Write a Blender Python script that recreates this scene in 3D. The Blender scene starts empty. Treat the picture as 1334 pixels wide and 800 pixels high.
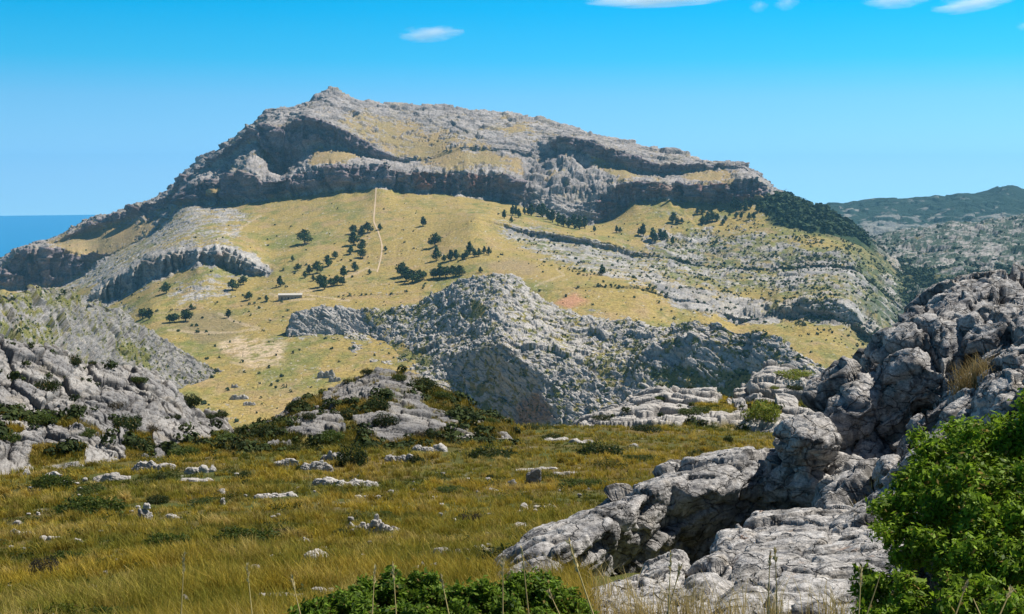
import bpy, bmesh, math, random
import numpy as np
from mathutils import Vector, Matrix
from mathutils.bvhtree import BVHTree

F32 = np.float32
rng = np.random.default_rng(7)
random.seed(7)
scene = bpy.context.scene
col = scene.collection

# ------------------------------------------------------------------ camera model
FPX, EYE, HC = 1610.0, 227.0, 500.0          # focal length (px of a 1334 wide frame), eye-level row, camera height
PITCH = math.atan((400.0 - EYE) / FPX)
CP, SP = math.cos(PITCH), math.sin(PITCH)

def pdir(x, y):
    """unit direction through a point of the view, as arrays"""
    x = np.asarray(x, dtype=np.float64); y = np.asarray(y, dtype=np.float64)
    a = (x - 667.0) / FPX; b = (400.0 - y) / FPX
    d = np.stack([a + 0 * b, CP + SP * b + 0 * a, -SP + CP * b + 0 * a], -1)
    return d / np.linalg.norm(d, axis=-1, keepdims=True)

def at(x, y, r):
    """surveyed point: bearing and elevation angle of (x, y), horizontal distance r in metres"""
    d = pdir(x, y)
    k = np.asarray(r) / np.hypot(d[..., 0], d[..., 1])
    p = d * k[..., None]
    p[..., 2] += HC
    return p

def project(p):
    q = p - np.array([0, 0, HC])
    f = q[..., 1] * CP - q[..., 2] * SP
    u = q[..., 1] * SP + q[..., 2] * CP
    return 667 + FPX * q[..., 0] / f, 400 - FPX * u / f

# ------------------------------------------------------------------ noise
_r = np.random.default_rng(3)
PERM = _r.permutation(256).astype(np.int32)
PERM = np.concatenate([PERM, PERM, PERM])
G = _r.normal(size=(256, 3)); G = (G / np.linalg.norm(G, axis=1, keepdims=True)).astype(F32)

from concurrent.futures import ThreadPoolExecutor
POOL = ThreadPoolExecutor(4)
def par(fn, p, *a):
    """split a big point array over the cores"""
    p = np.asarray(p)
    sh = p.shape[:-1]; q = p.reshape(-1, p.shape[-1])
    if len(q) < 20000: return fn(p, *a)
    parts = list(POOL.map(lambda z: fn(z, *a), np.array_split(q, max(4, len(q) // 60000))))
    if isinstance(parts[0], tuple):
        return tuple(np.concatenate([t[k] for t in parts]).reshape(sh + parts[0][k].shape[1:]) for k in range(len(parts[0])))
    return np.concatenate(parts).reshape(sh)

def perlin(p): return par(_perlin, p)
def _perlin(p):
    p = np.asarray(p, dtype=np.float64)
    i = np.floor(p).astype(np.int32); f = (p - i).astype(F32); i &= 255
    w = f * f * f * (f * (f * 6 - 15) + 10)
    X, Y, Z = i[..., 0], i[..., 1], i[..., 2]
    out = 0
    for dx in (0, 1):
        a = PERM[X + dx]
        wx = w[..., 0] if dx else 1 - w[..., 0]
        for dy in (0, 1):
            b = PERM[a + Y + dy]
            wy = w[..., 1] if dy else 1 - w[..., 1]
            for dz in (0, 1):
                g = G[PERM[b + Z + dz]]
                wz = w[..., 2] if dz else 1 - w[..., 2]
                out = out + (g[..., 0] * (f[..., 0] - dx) + g[..., 1] * (f[..., 1] - dy) + g[..., 2] * (f[..., 2] - dz)) * wx * wy * wz
    return out * 1.5

def fbm(p, scale, oct=4, gain=0.5, ridged=False, off=0.0): return par(_fbm, p, scale, oct, gain, ridged, off)
def _fbm(p, scale, oct, gain, ridged, off):
    q = p / scale + off
    s = 0; a = 1.0; t = 0
    for k in range(oct):
        n = _perlin(q)
        if ridged: n = 1 - 2 * np.abs(n)
        s = s + a * n; t += a; a *= gain
        q = q * 2.03 + 17.3
    return s / t

HT = _r.random((8, 256)).astype(F32)
HK = {}
def _hash(c, k):
    if k not in HK: HK[k] = np.random.default_rng(k + 100).random(256).astype(F32)
    return HK[k][_cell(c)]
def _cell(c):
    c = c.astype(np.int32) & 255
    return PERM[PERM[PERM[c[..., 0]] + c[..., 1]] + c[..., 2]]

def worley(p, jit=0.75):
    """8-cell Worley: F1, F2, offset from the cell point, cell id"""
    b = np.floor(p - 0.5).astype(np.int32)
    F1 = np.full(p.shape[:-1], 9., F32); F2 = F1.copy()
    D = np.zeros(p.shape, F32); C = np.zeros(p.shape[:-1], np.int32)
    J = [(np.random.default_rng(900 + k).random(256).astype(F32) - .5) * jit + .5 for k in range(3)]
    for o in range(8):
        c = b + np.array([o & 1, (o >> 1) & 1, (o >> 2) & 1], dtype=np.int32)
        h = _cell(c)
        d = np.stack([(p[..., k] - c[..., k]).astype(F32) - J[k][h] for k in range(3)], -1)
        q = np.sqrt((d ** 2).sum(-1))
        m = q < F1
        F2 = np.where(m, F1, np.minimum(F2, q))
        F1 = np.where(m, q, F1)
        D[m] = d[m]; C[m] = h[m]
    return F1, F2, D, C

def rnd_of(C, k):
    if k not in HK: HK[k] = np.random.default_rng(k + 100).random(256).astype(F32)
    return HK[k][C]

def blocks(p, scale, rot=0.0, tilt=1.0, warp=0.25, off=0.0, yaw=0.0, cw=0.07): return par(_blocks, p, scale, rot, tilt, warp, off, yaw, cw)
def _blocks(p, scale, rot, tilt, warp, off, yaw, cw):
    """faceted broken-rock relief: per-cell height + tilt, cracks between cells. ~[-1,1], crack 0..1"""
    s = np.array(scale, dtype=np.float64) * np.ones(3)
    if yaw:
        c, sn = math.cos(yaw), math.sin(yaw)
        p = np.stack([p[..., 0] * c - p[..., 1] * sn, p[..., 0] * sn + p[..., 1] * c, p[..., 2]], -1)
    c, sn = math.cos(rot), math.sin(rot)
    q = np.stack([p[..., 0] * c - p[..., 2] * sn, p[..., 1], p[..., 0] * sn + p[..., 2] * c], -1)
    q = q / s + off
    if warp:
        q = q + warp * np.stack([_perlin(q * 1.3 + 5), _perlin(q * 1.3 + 35), _perlin(q * 1.3 + 75)], -1)
    F1, F2, D, C = worley(q)
    h = rnd_of(C, 11) * 2 - 1
    for k in range(3):
        h = h + tilt * (rnd_of(C, 20 + k) * 2 - 1) * D[..., k] * 1.6
    crack = np.exp(-((F2 - F1) / cw))
    return h * 0.7, crack

def sstep(a, b, x):
    t = np.clip((x - a) / (b - a), 0, 1)
    return t * t * (3 - 2 * t)

def poly_mask(x, y, poly, soft=6.0):
    """soft membership of a map region outline"""
    d2 = np.full(x.shape, 1e9); inside = np.zeros(x.shape, bool)
    n = len(poly)
    for i in range(n):
        ax, ay = poly[i]; bx, by = poly[(i + 1) % n]
        ex, ey = bx - ax, by - ay
        wx, wy = x - ax, y - ay
        t = np.clip((wx * ex + wy * ey) / (ex * ex + ey * ey + 1e-9), 0, 1)
        d2 = np.minimum(d2, (wx - t * ex) ** 2 + (wy - t * ey) ** 2)
        c = ((ay > y) != (by > y)) & (x < (bx - ax) * (y - ay) / ((by - ay) if by != ay else 1e-9) + ax)
        inside ^= c
    d = np.sqrt(d2) * np.where(inside, 1, -1)
    return sstep(-soft, soft, d)

def line_mask(x, y, pts, w):
    d2 = np.full(x.shape, 1e9)
    for (ax, ay), (bx, by) in zip(pts[:-1], pts[1:]):
        ex, ey = bx - ax, by - ay
        t = np.clip(((x - ax) * ex + (y - ay) * ey) / (ex * ex + ey * ey), 0, 1)
        d2 = np.minimum(d2, (x - ax - t * ex) ** 2 + (y - ay - t * ey) ** 2)
    return 1 - sstep(w * 0.6, w * 1.4, np.sqrt(d2))

def mixc(a, b, t):
    return a * (1 - t[..., None]) + b * t[..., None]

def C3(*v): return np.array(v, dtype=np.float64)

# ------------------------------------------------------------------ object helpers
def tag(o, label=None, cat=None, group=None, kind=None):
    if label: o['label'] = label
    if cat: o['category'] = cat
    if group: o['group'] = group
    if kind: o['kind'] = kind
    return o

def link(name, me, mat=None, parent=None):
    o = bpy.data.objects.new(name, me)
    if mat is not None:
        for m in (mat if isinstance(mat, (list, tuple)) else [mat]): me.materials.append(m)
    col.objects.link(o)
    if parent is not None: o.parent = parent
    return o

def empty(name, loc=(0, 0, 0)):
    o = bpy.data.objects.new(name, None); col.objects.link(o)
    o.location = loc; o.empty_display_size = 0.2
    return o

def np_mesh(name, verts, faces, colors=None, smooth=True, nper=4):
    me = bpy.data.meshes.new(name)
    v = np.ascontiguousarray(verts, dtype=F32).reshape(-1, 3)
    f = np.ascontiguousarray(faces, dtype=np.int32).reshape(-1)
    nf = len(f) // nper
    me.vertices.add(len(v)); me.vertices.foreach_set('co', v.ravel())
    me.loops.add(len(f)); me.loops.foreach_set('vertex_index', f)
    me.polygons.add(nf)
    me.polygons.foreach_set('loop_start', np.arange(0, nf * nper, nper, dtype=np.int32))
    me.polygons.foreach_set('loop_total', np.full(nf, nper, np.int32))
    me.polygons.foreach_set('use_smooth', np.full(nf, smooth, bool))
    me.update(calc_edges=True)
    if colors is not None:
        a = me.color_attributes.new('Col', 'FLOAT_COLOR', 'POINT')
        c = np.ones((len(v), 4), F32); c[:, :3] = np.asarray(colors).reshape(-1, 3)
        a.data.foreach_set('color', c.ravel())
    return me

def grid_faces(nr, nc):
    i = np.arange(nr * nc).reshape(nr, nc)
    return np.stack([i[:-1, :-1], i[:-1, 1:], i[1:, 1:], i[1:, :-1]], -1).reshape(-1, 4)

def grid_normals(W):
    du = np.gradient(W, axis=1); dv = np.gradient(W, axis=0)
    n = np.cross(du, dv)
    n /= np.linalg.norm(n, axis=-1, keepdims=True) + 1e-9
    n[n[..., 2] < 0] *= -1
    return n

def blur(A, s, axis):
    if s <= 0: return A
    k = int(3 * s + 1); w = np.exp(-0.5 * (np.arange(-k, k + 1) / s) ** 2); w /= w.sum()
    P = np.concatenate([np.repeat(np.take(A, [0], axis), k, axis), A, np.repeat(np.take(A, [-1], axis), k, axis)], axis)
    out = 0
    n = A.shape[axis]
    for j, ww in enumerate(w):
        out = out + ww * np.take(P, np.arange(j, j + n), axis)
    return out

def loft(lines, x0, x1, nx, segs, xs_smooth=4.0, vs=2.0, jit=None, rj=None):
    """terrain surface through surveyed contour lines, nearest first. line = (ypts, rpts)"""
    if x0 < -200 or x1 > 1500:
        nf = nx - 60
        xs = np.concatenate([np.linspace(x0, -25, 61)[:-1], np.linspace(-25, x1, nf)]) if x0 < -200 else np.linspace(x0, x1, nx)
    else: xs = np.linspace(x0, x1, nx)
    W = []
    for k, (yp, rp) in enumerate(lines):
        yp = np.array(yp, float); rp = np.array(rp, float)
        y = np.interp(xs, yp[:, 0], yp[:, 1]); r = np.interp(xs, rp[:, 0], rp[:, 1])
        s = xs_smooth / (xs[-1] - xs[-2])
        y = blur(y, s, 0); r = blur(r, s * 4, 0)
        cw_ = 1.0
        if rj and 0 < k < len(lines) - 1:                  # ragged only where there is a real step in the slope
            o_ = k + 1 if k % 2 else k - 1
            cw_ = sstep(2.5, 13, np.abs(np.interp(xs, *np.array(lines[o_][0], float).T) - y)); cw_ = blur(cw_, 8, 0)
        jk = (jit[k] if isinstance(jit, list) else jit) if jit else 0
        if jk:
            kk = (k + 1) // 2 if isinstance(jit, list) else k
            q = np.stack([xs / 23.0, xs * 0 + kk * 7.1, xs * 0], -1)
            y = y + jk * (.25 + .75 * cw_) * fbm(q, 1.0, 4, .6)
            if isinstance(jit, list): y = y + .35 * jk * fbm(q * 2.1 + k * 5.3, 1.0, 3)
        if rj and rj[k]:
            q = np.stack([xs / 34.0, xs * 0 + (3.3 if k < 6 else 9.3), xs * 0], -1)
            w_ = cw_ * rj[k] * (1 - .75 * sstep(680, 705, xs) * sstep(795, 770, xs)) * (fbm(q, 1.0, 4, .62) + .35 * fbm(q * 3.1, 1.0, 2, ridged=True))
            y = y + w_ * .02; r = r + w_ * sstep(1090, 1020, xs)
        W.append(at(xs, y, r))
    rows = []
    for k in range(len(lines) - 1):
        t = np.linspace(0, 1, segs[k], endpoint=False)[:, None, None]
        rows.append(W[k][None] * (1 - t) + W[k + 1][None] * t)
    rows.append(W[-1][None])
    out = np.concatenate(rows, 0)
    return blur(out, vs, 0)
# ------------------------------------------------------------------ materials
def new_mat(name):
    m = bpy.data.materials.new(name); m.use_nodes = True
    nt = m.node_tree
    b = nt.nodes['Principled BSDF']
    b.inputs['Specular IOR Level'].default_value = 0.15
    b.inputs['Roughness'].default_value = 0.95
    return m, nt, b

def N(nt, t, **kw):
    n = nt.nodes.new(t)
    for k, v in kw.items():
        if k in n.inputs: n.inputs[k].default_value = v
        else: setattr(n, k, v)
    return n

def terrain_mat(name, feat, var=0.35, bump=0.5, bdist=None, sat=1.0, crack=0.0):
    """albedo from the land-cover attribute, broken up by fine noise; feat = size in metres of the fine detail"""
    m, nt, b = new_mat(name); L = nt.links.new
    at_ = N(nt, 'ShaderNodeAttribute', attribute_name='Col')
    tc = N(nt, 'ShaderNodeTexCoord')
    n1 = N(nt, 'ShaderNodeTexNoise', Scale=1.0 / feat, Detail=6.0, Roughness=0.65)
    n2 = N(nt, 'ShaderNodeTexNoise', Scale=0.23 / feat, Detail=4.0, Roughness=0.6)
    L(tc.outputs['Object'], n1.inputs['Vector']); L(tc.outputs['Object'], n2.inputs['Vector'])
    mr = N(nt, 'ShaderNodeMapRange'); mr.inputs['From Min'].default_value = 0.3; mr.inputs['From Max'].default_value = 0.7
    mr.inputs['To Min'].default_value = 1 - var; mr.inputs['To Max'].default_value = 1 + var * 0.8
    L(n1.outputs['Fac'], mr.inputs['Value'])
    vm = N(nt, 'ShaderNodeVectorMath', operation='SCALE')
    L(at_.outputs['Color'], vm.inputs[0]); L(mr.outputs[0], vm.inputs['Scale'])
    out = vm.outputs[0]
    L(out, b.inputs['Base Color'])
    bp = N(nt, 'ShaderNodeBump', Strength=bump, Distance=bdist or feat * 0.8)
    ad = N(nt, 'ShaderNodeMath', operation='ADD'); L(n1.outputs['Fac'], ad.inputs[0]); L(n2.outputs['Fac'], ad.inputs[1])
    h = ad.outputs[0]
    if crack:
        vo = N(nt, 'ShaderNodeTexVoronoi', feature='DISTANCE_TO_EDGE', Scale=0.22 / feat)
        mp = N(nt, 'ShaderNodeMapping'); mp.inputs['Scale'].default_value = (1, 1, 2.4); mp.inputs['Rotation'].default_value = (0.3, 0.5, 0.2)
        wn = N(nt, 'ShaderNodeVectorMath', operation='ADD')
        sc = N(nt, 'ShaderNodeVectorMath', operation='SCALE'); sc.inputs['Scale'].default_value = feat * 3.0
        L(n2.outputs['Color'], sc.inputs[0]); L(tc.outputs['Object'], wn.inputs[0]); L(sc.outputs[0], wn.inputs[1])
        L(wn.outputs[0], mp.inputs['Vector']); L(mp.outputs[0], vo.inputs['Vector'])
        m2 = N(nt, 'ShaderNodeMapRange'); m2.inputs['From Max'].default_value = 0.06; m2.inputs['To Min'].default_value = -crack; m2.inputs['To Max'].default_value = 0
        L(vo.outputs['Distance'], m2.inputs['Value'])
        a2 = N(nt, 'ShaderNodeMath', operation='ADD'); L(h, a2.inputs[0]); L(m2.outputs[0], a2.inputs[1]); h = a2.outputs[0]
    L(h, bp.inputs['Height']); L(bp.outputs[0], b.inputs['Normal'])
    return m

def leaf_mat(name, base=None, trans=0.35, rough=0.55, spec=0.3):
    m, nt, b = new_mat(name); L = nt.links.new
    b.inputs['Roughness'].default_value = rough; b.inputs['Specular IOR Level'].default_value = spec
    at_ = N(nt, 'ShaderNodeAttribute', attribute_name='Col')
    oi = N(nt, 'ShaderNodeObjectInfo')
    hs = N(nt, 'ShaderNodeHueSaturation')
    mr = N(nt, 'ShaderNodeMapRange'); mr.inputs['To Min'].default_value = 0.75; mr.inputs['To Max'].default_value = 1.25
    L(oi.outputs['Random'], mr.inputs['Value']); L(mr.outputs[0], hs.inputs['Value']); L(at_.outputs['Color'], hs.inputs['Color'])
    L(hs.outputs[0], b.inputs['Base Color'])
    if trans:
        tr = N(nt, 'ShaderNodeBsdfTranslucent'); ms = N(nt, 'ShaderNodeMixShader'); ms.inputs[0].default_value = trans
        L(hs.outputs[0], tr.inputs['Color']); L(b.outputs[0], ms.inputs[1]); L(tr.outputs[0], ms.inputs[2])
        L(ms.outputs[0], nt.nodes['Material Output'].inputs['Surface'])
    return m

def plain_mat(name, c, var=0.25, scale=8.0, rough=0.9, bump=0.3):
    m, nt, b = new_mat(name); L = nt.links.new
    b.inputs['Roughness'].default_value = rough
    tc = N(nt, 'ShaderNodeTexCoord'); n = N(nt, 'ShaderNodeTexNoise', Scale=scale, Detail=5.0)
    L(tc.outputs['Object'], n.inputs['Vector'])
    mr = N(nt, 'ShaderNodeMapRange'); mr.inputs['To Min'].default_value = 1 - var; mr.inputs['To Max'].default_value = 1 + var
    L(n.outputs['Fac'], mr.inputs['Value'])
    vm = N(nt, 'ShaderNodeVectorMath', operation='SCALE'); vm.inputs[0].default_value = c[:3]
    L(mr.outputs[0], vm.inputs['Scale']); L(vm.outputs[0], b.inputs['Base Color'])
    if bump:
        bp = N(nt, 'ShaderNodeBump', Strength=bump, Distance=0.1 / scale * 4); L(n.outputs['Fac'], bp.inputs['Height']); L(bp.outputs[0], b.inputs['Normal'])
    return m

def hero_mat():
    """weathered karst limestone seen from a few metres: pits, hair cracks, lichen stains"""
    m, nt, b = new_mat('foreground_limestone'); L = nt.links.new
    at_ = N(nt, 'ShaderNodeAttribute', attribute_name='Col'); tc = N(nt, 'ShaderNodeTexCoord')
    def noise(s, d, r=.6, dist=0.0, scl=None):
        n = N(nt, 'ShaderNodeTexNoise', Scale=s, Detail=d, Roughness=r, Distortion=dist)
        if scl:
            mp = N(nt, 'ShaderNodeMapping'); mp.inputs['Scale'].default_value = scl; mp.inputs['Rotation'].default_value = (.2, -.45, .3)
            L(tc.outputs['Object'], mp.inputs['Vector']); L(mp.outputs[0], n.inputs['Vector'])
        else: L(tc.outputs['Object'], n.inputs['Vector'])
        return n.outputs['Fac']
    def rng_(x, a, b_, c, d):
        r = N(nt, 'ShaderNodeMapRange'); r.inputs['From Min'].default_value = a; r.inputs['From Max'].default_value = b_; r.inputs['To Min'].default_value = c; r.inputs['To Max'].default_value = d
        L(x, r.inputs['Value']); return r.outputs[0]
    def mth(op, x, y):
        n = N(nt, 'ShaderNodeMath', operation=op)
        for i, v in enumerate((x, y)):
            if isinstance(v, (int, float)): n.inputs[i].default_value = v
            else: L(v, n.inputs[i])
        return n.outputs[0]
    fine = noise(38, 8, .7); mid = noise(9, 6, .65, .6); stain = noise(2.2, 7, .72, 1.2); flow = noise(4, 6, .6, .4, (1, 1, 4.5))
    def cracks(scale, rot, scl, w):
        vo = N(nt, 'ShaderNodeTexVoronoi', feature='DISTANCE_TO_EDGE', Scale=scale)
        mp = N(nt, 'ShaderNodeMapping'); mp.inputs['Scale'].default_value = scl; mp.inputs['Rotation'].default_value = rot
        dn = N(nt, 'ShaderNodeTexNoise', Scale=3.0, Detail=5.0); L(tc.outputs['Object'], dn.inputs['Vector'])
        sc = N(nt, 'ShaderNodeVectorMath', operation='SCALE'); sc.inputs['Scale'].default_value = .35; L(dn.outputs['Color'], sc.inputs[0])
        ad = N(nt, 'ShaderNodeVectorMath', operation='ADD'); L(tc.outputs['Object'], ad.inputs[0]); L(sc.outputs[0], ad.inputs[1])
        L(ad.outputs[0], mp.inputs['Vector']); L(mp.outputs[0], vo.inputs['Vector'])
        return rng_(vo.outputs['Distance'], 0, w, 0, 1)
    c1 = cracks(2.0, (.3, .5, .2), (1, 1, 2.6), .035); c2 = cracks(6.5, (.1, -.4, .5), (1, 1, 2.2), .05)
    k = mth('MULTIPLY', rng_(fine, .32, .68, .66, 1.3), rng_(mid, .35, .65, .72, 1.22))
    k = mth('MULTIPLY', k, rng_(stain, .49, .62, 1.1, .38))
    k = mth('MULTIPLY', k, rng_(flow, .56, .66, 1.0, .62))
    k = mth('MULTIPLY', k, rng_(c1, 0, 1, .5, 1)); k = mth('MULTIPLY', k, rng_(c2, 0, 1, .85, 1))
    vm = N(nt, 'ShaderNodeVectorMath', operation='SCALE'); L(at_.outputs['Color'], vm.inputs[0]); L(k, vm.inputs['Scale']); L(vm.outputs[0], b.inputs['Base Color'])
    h = mth('ADD', mth('MULTIPLY', fine, .35), mth('ADD', mth('MULTIPLY', mid, 1.1), mth('MULTIPLY', flow, .9)))
    h = mth('ADD', h, mth('ADD', mth('MULTIPLY', c1, .9), mth('MULTIPLY', c2, .15)))
    bp = N(nt, 'ShaderNodeBump', Strength=.9, Distance=.035); L(h, bp.inputs['Height']); L(bp.outputs[0], b.inputs['Normal'])
    return m
# ------------------------------------------------------------------ palettes (albedo)
ROCK_L, ROCK_M, ROCK_D, ROCK_R, ROCK_T = C3(.52, .485, .445), C3(.315, .30, .29), C3(.135, .135, .145), C3(.36, .20, .13), C3(.45, .37, .26)
GOLD, STRAW, OLIVE, GREEN, SCRUB, SAND = C3(.365, .27, .085), C3(.41, .32, .165), C3(.20, .20, .055), C3(.14, .17, .035), C3(.045, .07, .025), C3(.60, .46, .31)

def rock_cover(P, s, light=0.5, red=None, crack=None):
    a = sstep(-0.45, 0.45, fbm(P, s * 4, 3, off=3.1) + (light - 0.5) * 1.2)
    b = sstep(0.0, 0.5, fbm(P, s, 4, 0.6, off=9.7))
    c = mixc(mixc(ROCK_M, ROCK_D, b * 0.8), ROCK_L, a)
    c = mixc(c, ROCK_T, 0.35 * sstep(0.1, 0.5, fbm(P, s * 2.2, 3, off=20.3)))
    if red is not None: c = mixc(c, ROCK_R, red)
    if crack is not None: c = c * (1 - 0.35 * crack[..., None])
    return c

def grass_cover(P, s, green=0.4, dark=0.15):
    n = fbm(P, s * 5, 4, 0.6, off=1.7); n2 = fbm(P, s, 3, 0.6, off=4.4)
    c = mixc(GOLD, OLIVE, sstep(-0.35, 0.35, n + (green - 0.5) * 1.4))
    c = mixc(c, STRAW, sstep(0.0, 0.5, n2 + 0.3 * n) * 0.6)
    c = mixc(c, GREEN, sstep(0.35 - dark, 0.6 - dark * .5, fbm(P, s * 0.7, 3, 0.6, off=8.2)) * 0.75)
    return c

TERR = {}
def add_terrain(name, P, cols, mat, label=None, kind='structure', cat=None):
    nr, nc = P.shape[:2]
    me = np_mesh(name, P, grid_faces(nr, nc), cols)
    o = link(name, me, mat)
    tag(o, label, cat, kind=kind)
    TERR[name + str(len(TERR))] = o
    return o

# ------------------------------------------------------------------ MOUNTAIN
sky_y = [(-120, 372), (-40, 352), (0, 345), (15, 326), (35, 318), (70, 312), (100, 290), (130, 280), (165, 272), (200, 258), (228, 250), (238, 228), (252, 207), (275, 198), (300, 188), (320, 166), (345, 143), (375, 140), (395, 139), (404, 130), (414, 121), (428, 113), (440, 115), (452, 123), (464, 131), (500, 131), (540, 134), (580, 137), (620, 142), (660, 146), (700, 152), (740, 163), (770, 175), (800, 178), (850, 190), (880, 195), (930, 210), (965, 212), (990, 228), (1003, 240), (1012, 255), (1040, 263), (1070, 272), (1100, 290), (1115, 300), (1240, 345)]
sky_r = [(-120, 3000), (0, 3000), (228, 2950), (300, 2850), (430, 2900), (700, 2850), (900, 2650), (1012, 2450), (1110, 2400), (1240, 2350)]
c1t_y = [(-120, 380), (-40, 356), (0, 348), (15, 328), (35, 321), (70, 322), (100, 328), (125, 338), (160, 322), (200, 302), (240, 262), (252, 240), (270, 232), (300, 228), (330, 224), (345, 238), (365, 236), (380, 226), (420, 215), (470, 213), (500, 209), (520, 221), (560, 222), (620, 222), (660, 228), (690, 245), (720, 256), (765, 262), (785, 248), (815, 236), (850, 236), (880, 240), (940, 244), (960, 235), (985, 231), (1000, 241), (1010, 256), (1050, 274), (1110, 300), (1240, 350)]
c1b_y = [(-120, 420), (0, 377), (40, 380), (80, 373), (110, 357), (127, 343), (160, 325), (200, 304), (240, 266), (270, 268), (300, 265), (335, 263), (370, 257), (420, 252), (470, 246), (490, 242), (500, 243), (530, 249), (570, 251), (620, 258), (660, 263), (700, 277), (740, 287), (770, 294), (800, 284), (825, 263), (870, 260), (920, 268), (960, 268), (1000, 264), (1012, 262), (1050, 278), (1110, 303), (1240, 355)]
c1_r = [(-120, 2750), (0, 2720), (130, 2700), (240, 2600), (340, 2450), (500, 2350), (700, 2320), (900, 2280), (1012, 2260), (1240, 2200)]
u1_y = [(-120, 374), (-40, 353), (0, 346), (35, 319), (70, 314), (130, 285), (200, 263), (230, 253), (250, 222), (275, 207), (300, 197), (320, 180), (345, 160), (365, 165), (385, 156), (400, 150), (430, 160), (470, 178), (500, 198), (520, 206), (560, 205), (600, 192), (640, 193), (700, 196), (735, 178), (760, 179), (800, 196), (830, 205), (860, 215), (900, 215), (935, 212), (965, 214), (985, 228), (1003, 243), (1012, 256), (1110, 301), (1240, 347)]
u2_y = [(-120, 378), (-40, 355), (0, 347), (35, 320), (70, 318), (130, 300), (200, 278), (230, 262), (250, 229), (275, 214), (300, 205), (320, 190), (335, 184), (350, 205), (365, 233), (378, 222), (392, 199), (410, 191), (440, 191), (470, 200), (490, 209), (500, 209), (520, 213), (560, 209), (600, 196), (640, 197), (700, 202), (735, 190), (760, 203), (800, 216), (830, 225), (860, 231), (900, 223), (935, 221), (965, 221), (985, 230), (1003, 244), (1012, 257), (1110, 302), (1240, 348)]
def addr(r, d): return [(x, v + d) for x, v in r]
l1t_y = [(-120, 480), (0, 420), (100, 395), (130, 377), (150, 361), (190, 337), (230, 326), (262, 326), (290, 320), (310, 329), (335, 345), (352, 355), (400, 345), (480, 335), (560, 320), (600, 295), (620, 284), (650, 290), (680, 298), (720, 303), (760, 309), (800, 318), (830, 330), (870, 335), (900, 345), (960, 350), (1000, 352), (1060, 345), (1110, 345), (1240, 385)]
l1b_y = [(-120, 490), (0, 425), (100, 400), (130, 394), (150, 391), (190, 368), (230, 352), (250, 345), (262, 339), (275, 341), (290, 347), (310, 356), (335, 361), (352, 357), (400, 346), (480, 336), (560, 321), (600, 296), (620, 286), (650, 294), (680, 305), (720, 313), (760, 319), (800, 328), (830, 336), (870, 337), (900, 346), (960, 353), (1000, 354), (1060, 350), (1110, 351), (1240, 390)]
l1_r = [(-120, 2000), (100, 2000), (250, 1900), (352, 1830), (560, 1880), (640, 2000), (830, 1950), (1000, 1900), (1240, 1850)]
v1t_y = [(-120, 520), (0, 480), (130, 440), (200, 404), (300, 400), (380, 387), (500, 383), (600, 380), (700, 378), (780, 372), (830, 372), (870, 384), (920, 395), (965, 410), (1000, 408), (1015, 396), (1040, 391), (1080, 389), (1110, 399), (1130, 412), (1158, 409), (1180, 420), (1240, 450)]
v1b_y = [(-120, 522), (0, 482), (130, 442), (200, 406), (300, 402), (380, 389), (500, 385), (600, 382), (700, 380), (780, 375), (830, 377), (870, 390), (920, 399), (965, 418), (1000, 413), (1015, 412), (1040, 412), (1080, 415), (1110, 426), (1130, 432), (1158, 434), (1180, 440), (1240, 470)]
v1_r = [(-120, 1600), (200, 1650), (380, 1620), (600, 1560), (700, 1480), (850, 1500), (1000, 1500), (1150, 1480), (1240, 1480)]
v0_y = [(-120, 660), (0, 610), (470, 595), (560, 595), (620, 645), (700, 665), (1000, 665), (1150, 650), (1240, 660)]
v0_r = [(-120, 950), (470, 930), (700, 880), (1000, 860), (1240, 850)]

c1b_r = [(-120, 2742), (0, 2712), (130, 2692), (240, 2592), (340, 2442), (480, 2360), (495, 2320), (512, 2340), (680, 2315), (705, 2250), (765, 2235), (790, 2290), (900, 2272), (1012, 2252), (1240, 2192)]
lines = [(v0_y, v0_r), (v1b_y, addr(v1_r, -4)), (v1t_y, v1_r), (l1b_y, addr(l1_r, -5)), (l1t_y, l1_r),
         (c1b_y, c1b_r), (c1t_y, c1_r), (u2_y, addr(c1_r, 150)), (u1_y, addr(c1_r, 158)), (sky_y, sky_r)]
segs = [190, 22, 60, 24, 95, 46, 24, 34, 110]
W = loft(lines, -430, 1250, 1340, segs, xs_smooth=3.0, vs=1.2, jit=[0, 3.2, 3.2, 4.0, 4.0, 2.6, 3.4, 3.2, 3.6, 1.8], rj=[0, 34, 34, 44, 44, 46, 46, 26, 26, 0])
# between the cliff bands the slopes are smooth; only the bands themselves are ragged
r0 = np.cumsum([0] + segs); ri = np.arange(W.shape[0]); dmin = np.full(W.shape[0], 1e9)
for k in (1, 3, 5, 7): dmin = np.minimum(dmin, np.maximum(np.maximum(r0[k] - ri, ri - r0[k + 1]), 0))
for sg, a, b in ((3, 1, 8), (8, 4, 22), (18, 10, 45)):
    w_ = (sstep(a, b, dmin) * sstep(0, 10, W.shape[0] - 1 - ri))[:, None, None]
    W = W * (1 - w_) + blur(blur(W, sg, 1), 2, 0) * w_
# back slope, hidden from here
hd = W[-1] - np.array([0, 0, HC]); hd[:, 2] = 0; hd /= np.linalg.norm(hd, axis=1, keepdims=True)
back = []
for k in range(1, 25):
    back.append(W[-1] + hd * (40.0 * k + 1.2 * k * k) + np.array([0, 0, -1.0]) * (4 * k + 0.35 * k * k))
W = np.concatenate([W, np.array(back)], 0)
px, py = project(W)
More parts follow.
